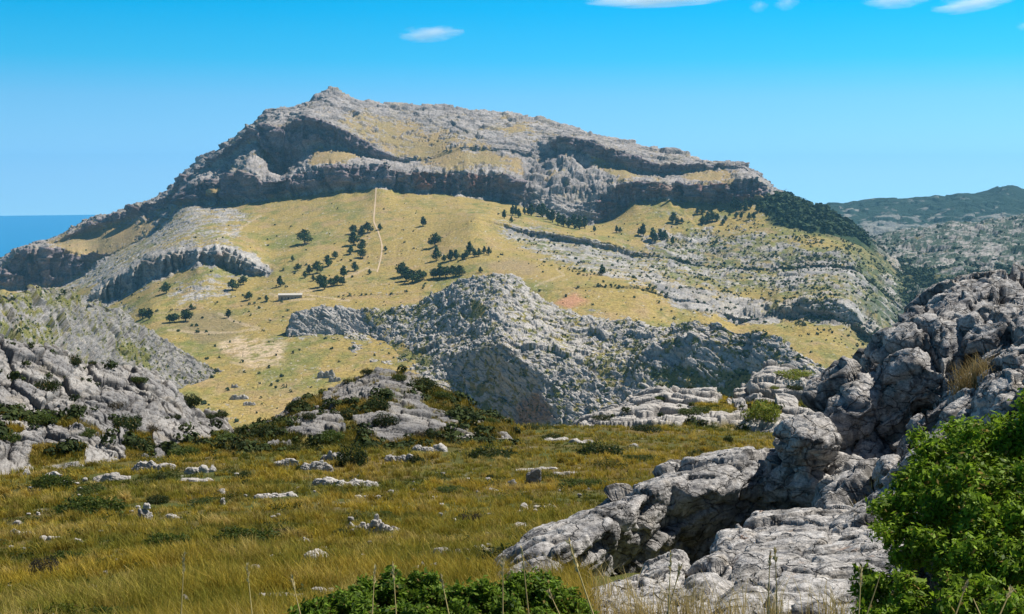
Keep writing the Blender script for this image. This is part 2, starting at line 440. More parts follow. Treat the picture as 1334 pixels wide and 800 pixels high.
# relief -----------------------------------------------------
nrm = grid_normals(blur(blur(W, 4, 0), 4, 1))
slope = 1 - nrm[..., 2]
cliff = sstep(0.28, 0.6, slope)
wx = px + 14 * fbm(W, 90, 4, off=2.2); wy = py + 7 * fbm(W, 90, 4, off=6.2)
wx += 3 * fbm(W, 22, 2, off=1.2); wy += 3 * fbm(W, 22, 2, off=7.2)
c1bx = np.interp(wx, *np.array(c1b_y, float).T)
above = sstep(4, -3, wy - c1bx)                       # 1 above the foot of the main cliff
rock = 0.78 * above + .07
def reg(poly, v, soft=5, mode='mix'):
    global rock
    m = poly_mask(wx, wy, poly, soft * 1.6)
    rock = rock * (1 - m) + v * m
reg([(95, 292), (240, 252), (262, 262), (300, 268), (330, 278), (250, 305), (180, 335), (130, 375), (60, 380), (50, 330)], 0.62)
reg([(60, 318), (110, 298), (190, 290), (200, 300), (150, 328), (110, 345), (80, 330)], 0.12, 7)
reg([(180, 320), (260, 300), (330, 285), (300, 318), (230, 328), (150, 360)], 0.5)
reg([(100, 395), (150, 355), (200, 330), (262, 320), (300, 318), (356, 350), (352, 362), (300, 358), (262, 345), (200, 368), (150, 395), (100, 430)], 0.97, 3)
reg([(300, 322), (330, 330), (352, 350), (325, 340), (300, 332)], 0.95, 3)
reg([(270, 358), (290, 348), (318, 362), (300, 385), (262, 392), (235, 395), (215, 385), (235, 368)], 0.52, 6)
reg([(155, 400), (185, 395), (180, 415), (160, 418)], 0.5, 4)
reg([(430, 158), (480, 148), (560, 166), (640, 190), (655, 214), (600, 219), (530, 212), (500, 192), (455, 172)], 0.42, 6)
reg([(500, 185), (580, 200), (650, 213), (600, 218), (530, 208)], 0.25, 5)
reg([(395, 212), (410, 197), (440, 196), (478, 206), (468, 213), (420, 216)], 0.12, 4)
reg([(268, 250), (292, 240), (292, 256), (270, 262)], 0.1, 3)
reg([(640, 205), (690, 205), (680, 224), (650, 220)], 0.3, 5)
reg([(650, 162), (690, 160), (690, 175), (650, 172)], 0.35, 5)
reg([(770, 198), (800, 215), (830, 228), (860, 238), (840, 236), (805, 236), (775, 215)], 0.25, 5)
reg([(890, 224), (960, 224), (945, 242), (920, 242), (890, 238)], 0.3, 4)
reg([(980, 250), (1010, 256), (1120, 300), (1150, 330), (1060, 312), (990, 280)], 0.05, 4)
reg([(640, 286), (700, 296), (830, 326), (870, 340), (870, 360), (830, 375), (760, 352), (700, 332), (660, 312)], 0.60, 5)
reg([(830, 300), (900, 285), (980, 300), (1060, 320), (1150, 340), (1260, 400), (1260, 520), (1165, 450), (1150, 408), (1110, 392), (1030, 388), (900, 372), (830, 345)], 0.53, 10)
reg([(820, 355), (900, 372), (1010, 400), (1040, 388), (1120, 395), (1160, 408), (1160, 438), (1110, 428), (1020, 415), (965, 424), (880, 400)], 0.85, 5)
reg([(840, 268), (900, 270), (985, 275), (1000, 300), (930, 300), (860, 295), (820, 285)], 0.2, 7)
reg([(1145, 340), (1300, 400), (1300, 700), (1180, 600), (1158, 440)], .55, 12)
reg([(1035, 345), (1110, 343), (1115, 362), (1040, 358)], 0.8, 4)
reg([(260, 170), (300, 190), (310, 228), (240, 262), (230, 240)], 0.95, 3)
reg([(455, 205), (540, 205), (560, 225), (640, 222), (700, 252), (760, 262), (770, 292), (740, 287), (700, 276), (660, 263), (560, 251), (500, 244), (455, 248)], 0.97, 3)
reg([(300, 430), (375, 430), (372, 475), (290, 470)], 0.1, 3)
rn = fbm(W, 34, 5, 0.72, off=11.0) * 0.95 + fbm(W, 9, 3, 0.65, off=31.0) * 0.6
rockm = sstep(0.40, 0.62, rock * 1.02 + rn * 1.0 - 0.02)
rockm = np.maximum(rockm, cliff * sstep(0.3, 0.5, rock + 0.2))
b1, k1 = blocks(W, (75, 75, 34), 0.25, 1.0)
b2, k2 = blocks(W, (24, 24, 11), -0.3, 1.1, off=50)
b3, k3 = blocks(W, (8, 8, 4.5), 0.2, 1.2, off=90)
big = fbm(W * np.array([1, 1, 0.15]), 120, 3, ridged=True)
up = np.array([0, 0, 1.0]); hn = nrm.copy(); hn[..., 2] *= 0.35
A = above
disp = rockm * (b1 * (1.5 + 7.5 * A + 5 * cliff) + b2 * (1.9 + 2.2 * A + 2.5 * cliff) + b3 * (1.0 + .9 * A) - k1 * 2 * A - k2 * 1.6 - k3 * .9)
zz = W[..., 2] + 9 * fbm(W, 130, 3, off=90) + .10 * W[..., 0]
def strat(per, off):
    f = (zz + off) / per; i = np.floor(f); f = f - i
    a = rnd_of((i.astype(int) & 255), 5)
    return (f ** 2.2 - .33) * (.35 + 1.1 * a), np.exp(-((1 - f) / .12)) * (.3 + a)
s1, e1 = strat(17.0, 0); s2, e2 = strat(6.0, 3)
brk = sstep(-.25, .2, fbm(W, 80, 3, off=95)); brk2 = sstep(-.25, .2, fbm(W, 40, 3, off=97))
disp = disp - rockm * A * (1 - .6 * cliff) * (s1 * 6.5 * brk + s2 * 2.6 * brk2)
fis = fbm(W * np.array([1, 1, .10]), 42, 4, .6, ridged=True, off=33)
pale = poly_mask(px, py, [(685, 190), (790, 190), (800, 240), (775, 300), (690, 285)], 12)
disp = disp + cliff * (1 - .85 * pale) * (big * 11 * A + fis * (7 + 4 * A))
bd, kd = blocks(W, (46, 16, 12), .55, 1.3, .3, 120)
disp = disp + pale * rockm * (bd * 7 - kd * 4)
flank = sstep(790, 880, px) * (1 - A)
disp = disp + flank * (fbm(W, 120, 4, .55, off=140) * 13 + fbm(W, 38, 3, .6, ridged=True, off=150) * 3.5 + rockm * (b1 * 5 + b2 * 2.2 - k1 * 3)) + (1 - rockm) * (fbm(W, 60, 4, off=3) * 3.0 + fbm(W, 11, 3, off=5) * 0.7)
disp *= sstep(-5, 60, np.arange(W.shape[0]))[:, None]
# spurs and gullies of the upper plateau, fading on the skyline
xx = np.stack([px / 1.0, py * 0, px * 0], -1)
W2 = W + (hn * 0.9 + up * 0.2) * disp[..., None]
edge = np.clip((px + 34 * fbm(W, 110, 4, .6, off=160) - 1100) / 150, 0, 1) ** 1.5 * 100 + sstep(1222, 1250, px) * 120 + sstep(-60, -430, px) * 420
W2[..., 2] -= edge
W2[..., 2] = np.maximum(W2[..., 2], 1 - 30 * sstep(-60, -430, px))
# cover --------------------------------------------------------
red = np.zeros(px.shape)
for poly, v in [([(540, 222), (655, 226), (662, 262), (600, 262), (540, 245)], .75), ([(780, 250), (840, 236), (950, 244), (950, 266), (840, 262), (770, 292)], .75),
                ([(960, 236), (1000, 245), (1000, 262), (950, 266)], .45), ([(190, 335), (300, 330), (300, 352), (200, 358)], .3), ([(1040, 345), (1100, 345), (1100, 360), (1040, 358)], .5),
                ([(390, 240), (480, 225), (480, 246), (390, 252)], .35)]:
    red = np.maximum(red, min(1, v * 1.25) * poly_mask(wx, wy, poly, 4))
red = red * sstep(-0.25, 0.25, fbm(W * np.array([1, 1, .35]), 22, 3, 0.6, off=13)) * sstep(.1, .4, slope)
rc = rock_cover(W2, 9, 0.50 + 0.55 * fbm(W, 110, 4, .6, off=66), red, np.clip(k2 * .9 + k3 * .6 + .5 * k1, 0, 1))
gold = 0.44 + 0.6 * fbm(W, 110, 4, .6, off=40) + .35 * fbm(W * np.array([1, .25, .6]), 14, 3, off=43) - 0.30 * poly_mask(wx, wy, [(500, 250), (640, 280), (720, 330), (860, 370), (1000, 425), (820, 420), (700, 360), (600, 330), (520, 400), (380, 400), (300, 405), (420, 370)], 20)
gc = grass_cover(W2, 14, gold, 0.14)
dry = sstep(0.0, 0.35, fbm(W, 45, 5, .7, off=77))
gc = mixc(gc, C3(.40, .27, .15), 0.6 * dry)
gc = mixc(gc, C3(.16, .17, .05), .65 * sstep(.1, .38, fbm(W, 30, 5, .7, off=79)))
gc = mixc(gc, C3(.20, .19, .09), .6 * sstep(1060, 1170, px))
gsc = np.clip(poly_mask(wx, wy, [(640, 295), (840, 330), (900, 300), (1000, 320), (1150, 330), (1260, 380), (1260, 500), (1160, 430), (1030, 385), (860, 365), (720, 340)], 12), 0, 1)
gc = mixc(gc, C3(.10, .13, .06), gsc * sstep(-.2, .12, fbm(W, 13, 4, .65, off=61)) * .8)
endm = sstep(1080, 1160, px + 25 * fbm(W, 90, 3, off=19))
gc = mixc(gc, C3(.37, .265, .145), A * .6)
rc = mixc(rc, C3(.40, .315, .235) * (.8 + .4 * sstep(-.3, .3, fbm(W, 16, 3, off=4)))[..., None], A * .26 * (1 - .6 * cliff))
rc = rc * (1 - .06 * A[..., None]) * mixc(C3(1, 1, 1) * np.ones(W.shape), C3(.96, .98, 1.05), A)
peb = sstep(.36, .46, fbm(W, 5.5, 3, .7, off=41) + .25 * fbm(W, 70, 3, off=42)) * (1 - rockm) * .75
gc = mixc(gc, ROCK_L * .9, peb)
rc = mixc(rc, ROCK_D * .9, .55 * A * np.clip(e1 * brk + .7 * e2 * brk2, 0, 1) * (1 - cliff * .5))
rc = mixc(rc, C3(.34, .29, .20), .5 * sstep(.0, .4, fbm(W, 60, 4, .65, off=68)))
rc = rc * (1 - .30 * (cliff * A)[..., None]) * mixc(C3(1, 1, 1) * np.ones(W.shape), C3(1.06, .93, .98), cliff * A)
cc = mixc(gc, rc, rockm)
cc = mixc(cc, C3(.05, .08, .04), endm * .8 * sstep(-.05, .12, fbm(W, 20, 4, .7, off=71)))
cc = mixc(cc, SCRUB * 1.1, (1 - k2 * 0) * 0.75 * sstep(0.33, 0.45, fbm(W, 7, 3, .6, off=53)) * sstep(0.15, 0.5, rock) * (1 - A * .35))
forest = poly_mask(wx, wy, [(985, 266), (1012, 254), (1050, 262), (1120, 296), (1150, 320), (1060, 306), (1005, 290)], 4)
cc = mixc(cc, C3(.03, .055, .02), forest)
# bare ground: quarry flat, mound, tracks, red earth
sand = poly_mask(wx, wy, [(278, 448), (318, 436), (375, 448), (372, 470), (330, 477), (292, 462)], 5) * sstep(-.25, .1, fbm(W, 12, 3, .6, off=21))
cc = mixc(cc, SAND, sand * .85)
mound = poly_mask(wx, wy, [(242, 412), (262, 403), (300, 410), (320, 420), (300, 440), (262, 446), (230, 428)], 5)
cc = mixc(cc, C3(.24, .19, .10), mound * .75)
cc = mixc(cc, C3(.50, .25, .15), .85 * poly_mask(wx, wy, [(722, 392), (750, 383), (765, 392), (740, 402)], 4))
cc = mixc(cc, C3(.33, .24, .15), .6 * poly_mask(wx, wy, [(620, 344), (670, 335), (700, 348), (690, 356), (640, 352)], 5))
tr = np.zeros(px.shape)
for pts, w in [([(285, 408), (312, 421), (338, 428), (310, 432)], 1.6), ([(310, 432), (255, 434), (220, 430)], 1.4), ([(388, 382), (420, 374), (450, 362), (478, 350), (490, 352)], 1.5),
               ([(400, 384), (455, 392)], 1.4), ([(300, 472), (330, 479), (362, 474), (360, 462), (340, 452)], 1.6), ([(700, 372), (735, 358), (725, 350)], 1.3),
               ([(352, 383), (378, 391), (410, 390)], 1.8), ([(280, 312), (310, 300), (340, 280)], 1.0)]:
    tr = np.maximum(tr, line_mask(px + 1.5 * fbm(W, 30, 2), py + 1.5 * fbm(W, 30, 2, off=9), pts, w))
cc = mixc(cc, SAND * .9, tr * .5)
M_MTN = terrain_mat('mountain_surface', 3.2, 0.45, 0.55, 2.5, crack=0.5)
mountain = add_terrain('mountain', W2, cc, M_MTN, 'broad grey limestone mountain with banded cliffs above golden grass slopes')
MTN = (W2, px, py, rock)
# ------------------------------------------------------------------ far wooded ridge
ly = [(1020, 300), (1100, 296), (1200, 300), (1350, 300), (1480, 300)]
W = loft([([(x, y + 60) for x, y in ly], [(1000, 4300), (1500, 4300)]), (ly, [(1000, 4600), (1500, 4600)]),
          ([(1000, 285), (1052, 270), (1100, 266), (1140, 262), (1200, 258), (1232, 253), (1250, 251), (1290, 249), (1303, 244), (1315, 245), (1334, 248), (1400, 244), (1480, 250), (1540, 262)], [(1000, 5600), (1560, 5600)])],
         990, 1560, 560, [40, 110], 4, 2, jit=1.0)
bk = W[-1][None] + np.arange(1, 14)[:, None, None] * np.array([0, 60, -22.0])
W = np.concatenate([W, bk], 0); px, py = project(W)
n_ = fbm(W, 260, 4); b2, k2 = blocks(W, (60, 60, 30), 0.2, off=30)
W2 = W + np.array([0, 0, 1.0]) * (n_ * 40 + b2 * 8)[..., None] * sstep(0, 12, np.arange(W.shape[0]))[:, None, None]
W2[..., 2] -= sstep(1030, 990, px) * 90
rk = sstep(0.12, 0.3, fbm(W, 90, 4, .65, off=5) + 0.42 * sstep(268, 296, py + 12 * fbm(W, 300, 2)) - 0.12)
cc = mixc(C3(.018, .045, .030) * np.ones(W.shape), rock_cover(W, 30, .5), rk * .55)
add_terrain('hill', W2, cc, terrain_mat('far_hill_surface', 9, 0.5, 0.8, 8), 'far dark wooded ridge on the right below the sky')

# ------------------------------------------------------------------ right karst hillside
W = loft([([(940, 600), (1500, 590)], [(900, 1150), (1500, 1150)]), ([(940, 500), (1160, 480), (1334, 470), (1500, 470)], [(900, 1330), (1500, 1350)]),
          ([(940, 440), (1160, 425), (1334, 420), (1500, 415)], [(900, 1600), (1500, 1700)]),
          ([(940, 385), (1160, 378), (1334, 370), (1500, 360)], [(900, 1950), (1500, 2150)]),
          ([(940, 330), (1100, 325), (1200, 322), (1334, 315), (1500, 305)], [(900, 2500), (1500, 2800)]),
          ([(940, 315), (1100, 312), (1150, 306), (1200, 296), (1240, 289), (1290, 286), (1334, 281), (1400, 276), (1500, 272)], [(900, 3100), (1500, 3400)])],
         930, 1500, 640, [80, 60, 70, 80, 50], 5, 4, jit=1.5)
bk = W[-1][None] + np.arange(1, 14)[:, None, None] * np.array([0, 50, -20.0])
W = np.concatenate([W, bk], 0); px, py = project(W)
b1, k1 = blocks(W, (110, 110, 50), 0.2); b2, k2 = blocks(W, (34, 34, 16), -0.25, off=12); b3, k3 = blocks(W, (13, 13, 8), .2, off=44)
rk = sstep(-.12, .1, fbm(W, 60, 4, .65, off=15) + 0.5 * (poly_mask(px + 20 * fbm(W, 200, 2), py, [(1100, 330), (1200, 285), (1400, 262), (1400, 350), (1250, 360), (1150, 340)], 15) - .55)
           + .25 * poly_mask(px, py, [(1150, 380), (1300, 370), (1400, 400), (1300, 430), (1180, 440)], 15) + .06)
h = fbm(W, 300, 3) * 16 + b1 * 6 * rk + b2 * 3.5 * (.3 + rk) + b3 * 1.6 * rk - k2 * 2
W2 = W + np.array([0, -.2, 1.0]) * h[..., None]
cc = mixc(grass_cover(W, 30, .6, .2) * .7, rock_cover(W, 16, .5, crack=k3), rk)
cc = cc * .78
cc = mixc(cc, C3(.03, .062, .034), sstep(-.04, .10, fbm(W, 26, 4, .7, off=70) + .1 * fbm(W, 240, 2, off=2) + .13 - .05 * rk) * .9)
HL = {'right': (W2, px, py, rk)}
add_terrain('hill', W2, cc, terrain_mat('karst_hillside_surface', 5, 0.5, 0.7, 5), 'pale grey and green rocky hillside falling from the far ridge on the right')

# ------------------------------------------------------------------ middle karst hill
s_y = [(330, 470), (375, 432), (385, 406), (420, 399), (470, 401), (500, 406), (540, 394), (580, 375), (600, 359), (620, 356), (640, 354), (655, 357), (680, 366), (700, 382), (720, 395), (760, 411), (800, 420), (830, 419), (850, 430), (870, 430), (885, 421), (900, 416), (940, 420), (960, 428), (980, 430), (1010, 440), (1040, 461), (1070, 481), (1100, 490), (1160, 530)]
s_r = [(330, 1420), (375, 1400), (470, 1400), (560, 1350), (640, 1290), (760, 1170), (900, 1030), (1060, 930), (1160, 880)]
m_y = [(330, 475), (375, 438), (385, 432), (430, 437), (470, 436), (500, 440), (560, 440), (600, 440), (650, 436), (700, 455), (760, 470), (820, 470), (850, 450), (900, 440), (960, 450), (1040, 480), (1160, 545)]
m_r = [(330, 1400), (375, 1385), (470, 1370), (560, 1250), (600, 1200), (650, 1120), (700, 1080), (760, 1050), (830, 1010), (880, 1000), (960, 970), (1060, 905), (1160, 860)]
k_y = [(330, 480), (375, 440), (385, 436), (430, 440), (470, 450), (500, 462), (560, 470), (600, 462), (655, 447), (690, 478), (720, 498), (760, 512), (820, 520), (900, 516), (960, 515), (1040, 510), (1160, 560)]
k_r = [(330, 1395), (375, 1380), (430, 1370), (470, 1320), (560, 1190), (600, 1150), (655, 1095), (700, 1045), (830, 965), (960, 950), (1160, 850)]
b_y = [(330, 485), (375, 441), (430, 441), (460, 460), (475, 476), (500, 492), (560, 512), (600, 545), (640, 575), (760, 580), (1060, 580), (1160, 590)]
b_r = [(330, 1390), (375, 1378), (430, 1368), (475, 1228), (500, 1170), (560, 1105), (600, 1080), (660, 1050), (700, 1005), (760, 930), (1060, 860), (1160, 820)]
z_y = [(x, y + 90) for x, y in b_y]
W = loft([(z_y, b_r), (b_y, b_r), (k_y, k_r), (m_y, m_r), (s_y, s_r)], 340, 1150, 1060, [20, 190, 70, 130], 3, 2, jit=1.5)
bk = W[-1][None] + np.arange(1, 20)[:, None, None] * np.array([0, 14, -7.0])
W = np.concatenate([W, bk], 0); px, py = project(W)
nrm = grid_normals(blur(blur(W, 4, 0), 4, 1)); slope = 1 - nrm[..., 2]
wx = px + 6 * fbm(W, 40, 3); wy = py + 6 * fbm(W, 40, 3, off=8)
rk = 0.60 + 0 * px
def reg2(poly, v, soft=6):
    global rk
    m = poly_mask(wx, wy, poly, soft); rk = rk * (1 - m) + v * m
reg2([(475, 405), (560, 392), (600, 400), (540, 420), (480, 420)], .48)
reg2([(510, 445), (560, 460), (560, 475), (500, 470)], .3)
reg2([(615, 395), (640, 400), (630, 420), (610, 412)], .35)
reg2([(600, 500), (650, 480), (650, 545), (600, 545)], .5)
reg2([(770, 470), (830, 440), (850, 480), (790, 510)], .5)
reg2([(850, 480), (980, 480), (980, 520), (850, 520)], .42)
reg2([(380, 398), (475, 400), (470, 436), (380, 436)], .98, 3)
b1, k1 = blocks(W, (42, 42, 20), .35, off=3); b2, k2 = blocks(W, (24, 10, 7), .3, 1.2, off=33, yaw=.7); b3, k3 = blocks(W, (8, 3.6, 2.8), .25, 1.3, off=63, yaw=.9)
b4, k4 = blocks(W, (2.2, 2.2, 1.4), .1, 1.3, off=93)
m = sstep(.42, .54, rk + .62 * fbm(W, 9, 5, .7, off=17) + .2 * fbm(W, 3, 3, .6, off=7) + .12 * b3 - k2 * .1)
h = b1 * 2.0 + fbm(W, 70, 3) * 6 + m * (.4 + b2 * 1.3 + b3 * .75 + b4 * .28 - k2 * 1.0 - k3 * .5)
h *= sstep(0, 60, np.arange(W.shape[0]))[:, None]
hn = nrm * .6; hn[..., 2] += .5
W2 = W + hn * h[..., None]
W2[..., 2] -= 25 * sstep(380, 345, px)
cc = mixc(mixc(grass_cover(W, 5, .6, .1), SCRUB * 1.6, .75 * sstep(.1, .35, fbm(W, 6, 3, .6, off=25))), rock_cover(W2, 4, 1.15, crack=np.clip(k2 + k3 * .6, 0, 1)), m)
cc = mixc(cc, ROCK_R * .9, .7 * poly_mask(wx, wy, [(675, 525), (700, 510), (725, 545), (700, 560), (670, 555)], 5))
dk = poly_mask(wx, wy, [(850, 425), (900, 415), (1000, 440), (1070, 490), (1060, 540), (850, 540), (820, 480)], 15)
HL['mid'] = (W2, px, py, m)
M_MID = terrain_mat('karst_hill_surface', 1.3, 0.42, 0.6, 1.2, crack=0.5)
add_terrain('hill', W2, cc, M_MID, 'pale grey karst hill with a pointed top in the middle of the valley')

# ------------------------------------------------------------------ left hill
W = loft([([(-140, 640), (0, 600), (100, 600), (200, 590), (250, 560), (300, 540)], [(-140, 510), (0, 600), (100, 880), (150, 1040), (200, 1145), (250, 1194), (300, 1230)]),
          ([(-140, 560), (0, 530), (100, 520), (200, 515), (250, 500), (285, 489), (310, 490)], [(-140, 520), (0, 620), (60, 780), (100, 900), (150, 1050), (200, 1150), (250, 1198), (285, 1236), (310, 1235)]),
          ([(-140, 470), (0, 455), (60, 450), (100, 448), (150, 450), (200, 468), (250, 484), (285, 487), (310, 489)], [(-140, 660), (0, 760), (60, 860), (100, 960), (150, 1080), (200, 1185), (250, 1222), (285, 1243), (310, 1240)]),
          ([(-140, 392), (-40, 385), (0, 379), (40, 375), (70, 373), (100, 379), (130, 391), (160, 406), (190, 425), (220, 441), (250, 462), (275, 474), (295, 484), (310, 488)], [(-140, 780), (0, 850), (60, 930), (100, 1020), (150, 1130), (220, 1230), (275, 1258), (310, 1245)])],
         -160, 310, 620, [20, 130, 150], 3, 3, jit=1.2)
bk = W[-1][None] + np.arange(1, 20)[:, None, None] * np.array([0, 10, -6.0])
W = np.concatenate([W, bk], 0); px, py = project(W)
nrm = grid_normals(blur(blur(W, 4, 0), 4, 1))
wx = px + 6 * fbm(W, 30, 3); wy = py + 6 * fbm(W, 30, 3, off=8)
rk = .56 + 0 * px
for poly, v in [([(0, 378), (100, 378), (110, 395), (0, 405)], .42), ([(0, 415), (70, 420), (80, 445), (0, 440)], .36), ([(60, 450), (120, 455), (160, 500), (90, 470)], .5),
                ([(150, 440), (200, 450), (190, 480), (150, 470)], .3), ([(180, 425), (290, 480), (230, 480), (180, 445)], .62), ([(75, 440), (130, 440), (180, 480), (120, 470)], .66)]:
    mm = poly_mask(wx, wy, poly, 8); rk = rk * (1 - mm) + v * mm
b1, k1 = blocks(W, (26, 26, 13), .5, off=3); b2, k2 = blocks(W, (9, 9, 4.5), .45, 1.2, off=33); b3, k3 = blocks(W, (3, 3, 1.6), .4, 1.3, off=63)
m = sstep(.42, .54, rk + .04 + .75 * fbm(W, 6, 5, .72, off=17) - k2 * .1)
h = (b1 * 4.2 + fbm(W, 50, 3) * 5) * (1 - .6 * sstep(150, 260, px)) + m * (b2 * 1.7 + b3 * .8 - k2 * 1.0 - k3 * .5)
h *= sstep(0, 40, np.arange(W.shape[0]))[:, None]
hn = nrm * .6; hn[..., 2] += .5
W2 = W + hn * h[..., None]
W2[..., 2] -= 2 + 14 * sstep(288, 312, px)
cc = mixc(grass_cover(W, 4, .75, .2) * .8, .78 * rock_cover(W2, 3, .42, crack=np.clip(k2 + k3 * .6, 0, 1)), m)
HL['left'] = (W2, px, py, m)
add_terrain('hill', W2, cc, terrain_mat('left_hill_surface', .9, 0.42, 0.6, .8, crack=.5), 'grey and yellow rocky hill on the left in front of the sea cliffs')

# ------------------------------------------------------------------ near slopes --------------------------------
def near_slope(name, lines, x0, x1, nx, segs, regs, base, sc, amp, rot, label, matf, light=.5, tone=1.0, soft=5):
    W = loft(lines, x0, x1, nx, segs, 3, 3, jit=1.5)
    bk = W[-1][None] + np.arange(1, 20)[:, None, None] * np.array([0, .55, -.45]) * sc
    W = np.concatenate([W, bk], 0); px, py = project(W)
    nrm = grid_normals(blur(blur(W, 5, 0), 5, 1))
    wx = px + 7 * fbm(W, 2.5 * sc, 3); wy = py + 6 * fbm(W, 2.5 * sc, 3, off=8)
    rk = base + 0 * px
    for poly, v in regs:
        mm = poly_mask(wx, wy, poly, soft); rk = rk * (1 - mm) + v * mm
    b1, k1 = blocks(W, (5.5 * sc, 2.0 * sc, 1.5 * sc), rot * .5, 1.2, off=3, warp=.35, yaw=-rot, cw=.045); b2, k2 = blocks(W, (2.1 * sc, .7 * sc, .5 * sc), rot * .5, 1.2, off=33, warp=.35, yaw=-rot * 1.2, cw=.05)
    b3, k3 = blocks(W, (.62 * sc, .27 * sc, .2 * sc), rot * .5, 1.3, off=63, warp=.3, yaw=-rot)
    m = sstep(.42, .54, rk + .45 * fbm(W, 1.6 * sc, 4, .6, off=17) - k1 * .08)
    h = fbm(W, 6 * sc, 3) * .55 * sc + m * amp * (.14 * sc + b1 * .20 * sc + b2 * .09 * sc + b3 * .028 * sc - k1 * .22 * sc - k2 * .10 * sc - k3 * .03 * sc) + (1 - m) * fbm(W, .6 * sc, 3) * .12 * sc
    h *= sstep(0, 25, np.arange(W.shape[0]))[:, None]
    hn = nrm * .7; hn[..., 2] += .4
    W2 = W + hn * h[..., None]
    W2[..., 2] -= 5 * sc * (sstep(x1 - 45, x1, px) + (sstep(x0 + 45, x0, px) if x0 > 0 else 0)) ** 2
    g = mixc(C3(.20, .155, .045) * np.ones(W.shape), C3(.085, .10, .025), sstep(-.2, .3, fbm(W, 1.2 * sc, 4, .6, off=2)))
    rc = rock_cover(W2, .8 * sc, light, crack=np.clip(k1 + k2 * .7 + k3 * .4, 0, 1))
    rc = rc * (tone * (1 - .4 * np.clip(k1 + .6 * k2, 0, 1)))[..., None]
    rc = mixc(rc, ROCK_D * .9, .55 * sstep(.1, .4, fbm(W, 1.1 * sc, 5, .7, off=88)) * (1 if tone < .95 else .4))
    cc = mixc(g, rc, m)
    o = add_terrain(name, W2, cc, matf, label)
    return W2, project(W2), m
M_NEAR = terrain_mat('near_limestone_surface', .10, 0.30, 0.6, .09, crack=.55)
SL_L = near_slope('rock_slope', [([(-160, 690), (330, 680)], [(-160, 54), (330, 57)]),
     ([(-160, 610), (0, 600), (60, 603), (110, 598), (180, 605), (230, 598), (290, 590), (330, 580)], [(-160, 60), (330, 65)]),
     ([(-160, 520), (0, 520), (150, 530), (250, 560), (300, 572), (330, 572)], [(-160, 66), (200, 72), (330, 74)]),
     ([(-160, 430), (-40, 436), (0, 441), (30, 450), (55, 446), (80, 455), (110, 470), (130, 478), (165, 477), (200, 486), (225, 505), (240, 522), (262, 538), (285, 545), (305, 553), (330, 566)], [(-160, 70), (0, 76), (150, 82), (260, 86), (330, 84)])],
    -160, 330, 760, [10, 190, 190],
    [([(0, 535), (60, 540), (110, 548), (100, 560), (40, 556), (0, 555)], .38), ([(-20, 560), (30, 562), (30, 575), (-20, 575)], .3), ([(95, 558), (125, 560), (135, 575), (100, 568)], .3),
     ([(165, 565), (200, 562), (200, 600), (165, 598)], .3), ([(215, 585), (330, 560), (340, 620), (215, 620)], .25), ([(40, 585), (110, 585), (110, 610), (40, 610)], .3)],
    .9, .95, 1.2, -.55, 'near grey limestone slope with dark cracks on the left', M_NEAR, light=.45, tone=.80)
SL_K = near_slope('rocky_knoll', [([(250, 760), (700, 725)], [(250, 56), (700, 60)]),
     ([(250, 612), (300, 604), (400, 598), (500, 600), (600, 596), (700, 580)], [(250, 60), (700, 66)]),
     ([(250, 596), (300, 582), (350, 565), (400, 556), (460, 555), (540, 560), (600, 565), (660, 566), (700, 570)], [(250, 66), (700, 72)]),
     ([(250, 590), (280, 582), (310, 570), (340, 556), (370, 545), (390, 527), (415, 522), (440, 505), (465, 492), (490, 482), (510, 483), (545, 490), (565, 505), (585, 512), (605, 524), (630, 540), (655, 548), (700, 560)], [(250, 76), (450, 84), (700, 84)])],
    250, 700, 700, [10, 110, 150],
    [([(380, 520), (420, 515), (430, 545), (390, 555)], .45), ([(440, 530), (500, 520), (510, 560), (455, 570)], .25), ([(540, 490), (600, 520), (650, 545), (600, 560), (560, 530)], .3),
     ([(300, 560), (370, 552), (380, 570), (310, 590)], .42), ([(250, 585), (300, 580), (700, 590), (700, 640), (250, 640)], .30), ([(380, 565), (470, 565), (640, 575), (640, 590), (380, 590)], .3),
     ([(460, 545), (560, 540), (580, 565), (500, 580)], .75), ([(390, 545), (440, 548), (440, 575), (395, 572)], .75), ([(600, 550), (690, 552), (690, 572), (600, 566)], .35)],
    .56, .85, 1.3, .35, 'dark knoll of broken limestone with shrubs in the middle foreground', M_NEAR, light=.40, tone=.72)
M_PALE = terrain_mat('pale_limestone_surface', .13, 0.30, 0.6, .11, crack=.5)
SL_P = near_slope('rock_slope', [([(680, 640), (1150, 640)], [(680, 82), (1150, 82)]), ([(680, 590), (760, 575), (1150, 575)], [(680, 90), (1150, 92)]),
     ([(680, 575), (760, 556), (830, 545), (900, 540), (940, 540), (990, 535), (1060, 530), (1150, 530)], [(680, 100), (1150, 104)]),
     ([(680, 570), (745, 555), (775, 541), (810, 524), (845, 508), (865, 500), (885, 508), (930, 508), (955, 524), (972, 510), (985, 488), (1000, 480), (1030, 483), (1055, 496), (1070, 505), (1090, 520), (1150, 540)], [(680, 108), (960, 116), (1150, 116)])],
    680, 1150, 700, [10, 60, 140],
    [([(905, 528), (945, 524), (960, 545), (915, 550)], .25), ([(970, 525), (1010, 520), (1015, 545), (975, 550)], .15), ([(1040, 520), (1090, 518), (1090, 540), (1045, 538)], .2),
     ([(680, 560), (800, 558), (1150, 562), (1150, 640), (680, 640)], .3), ([(935, 505), (965, 515), (955, 530), (930, 520)], .3)],
    .74, 1.7, 1.5, -.3, 'sunlit whitish karst outcrop beyond the meadow edge', M_PALE, light=.95)

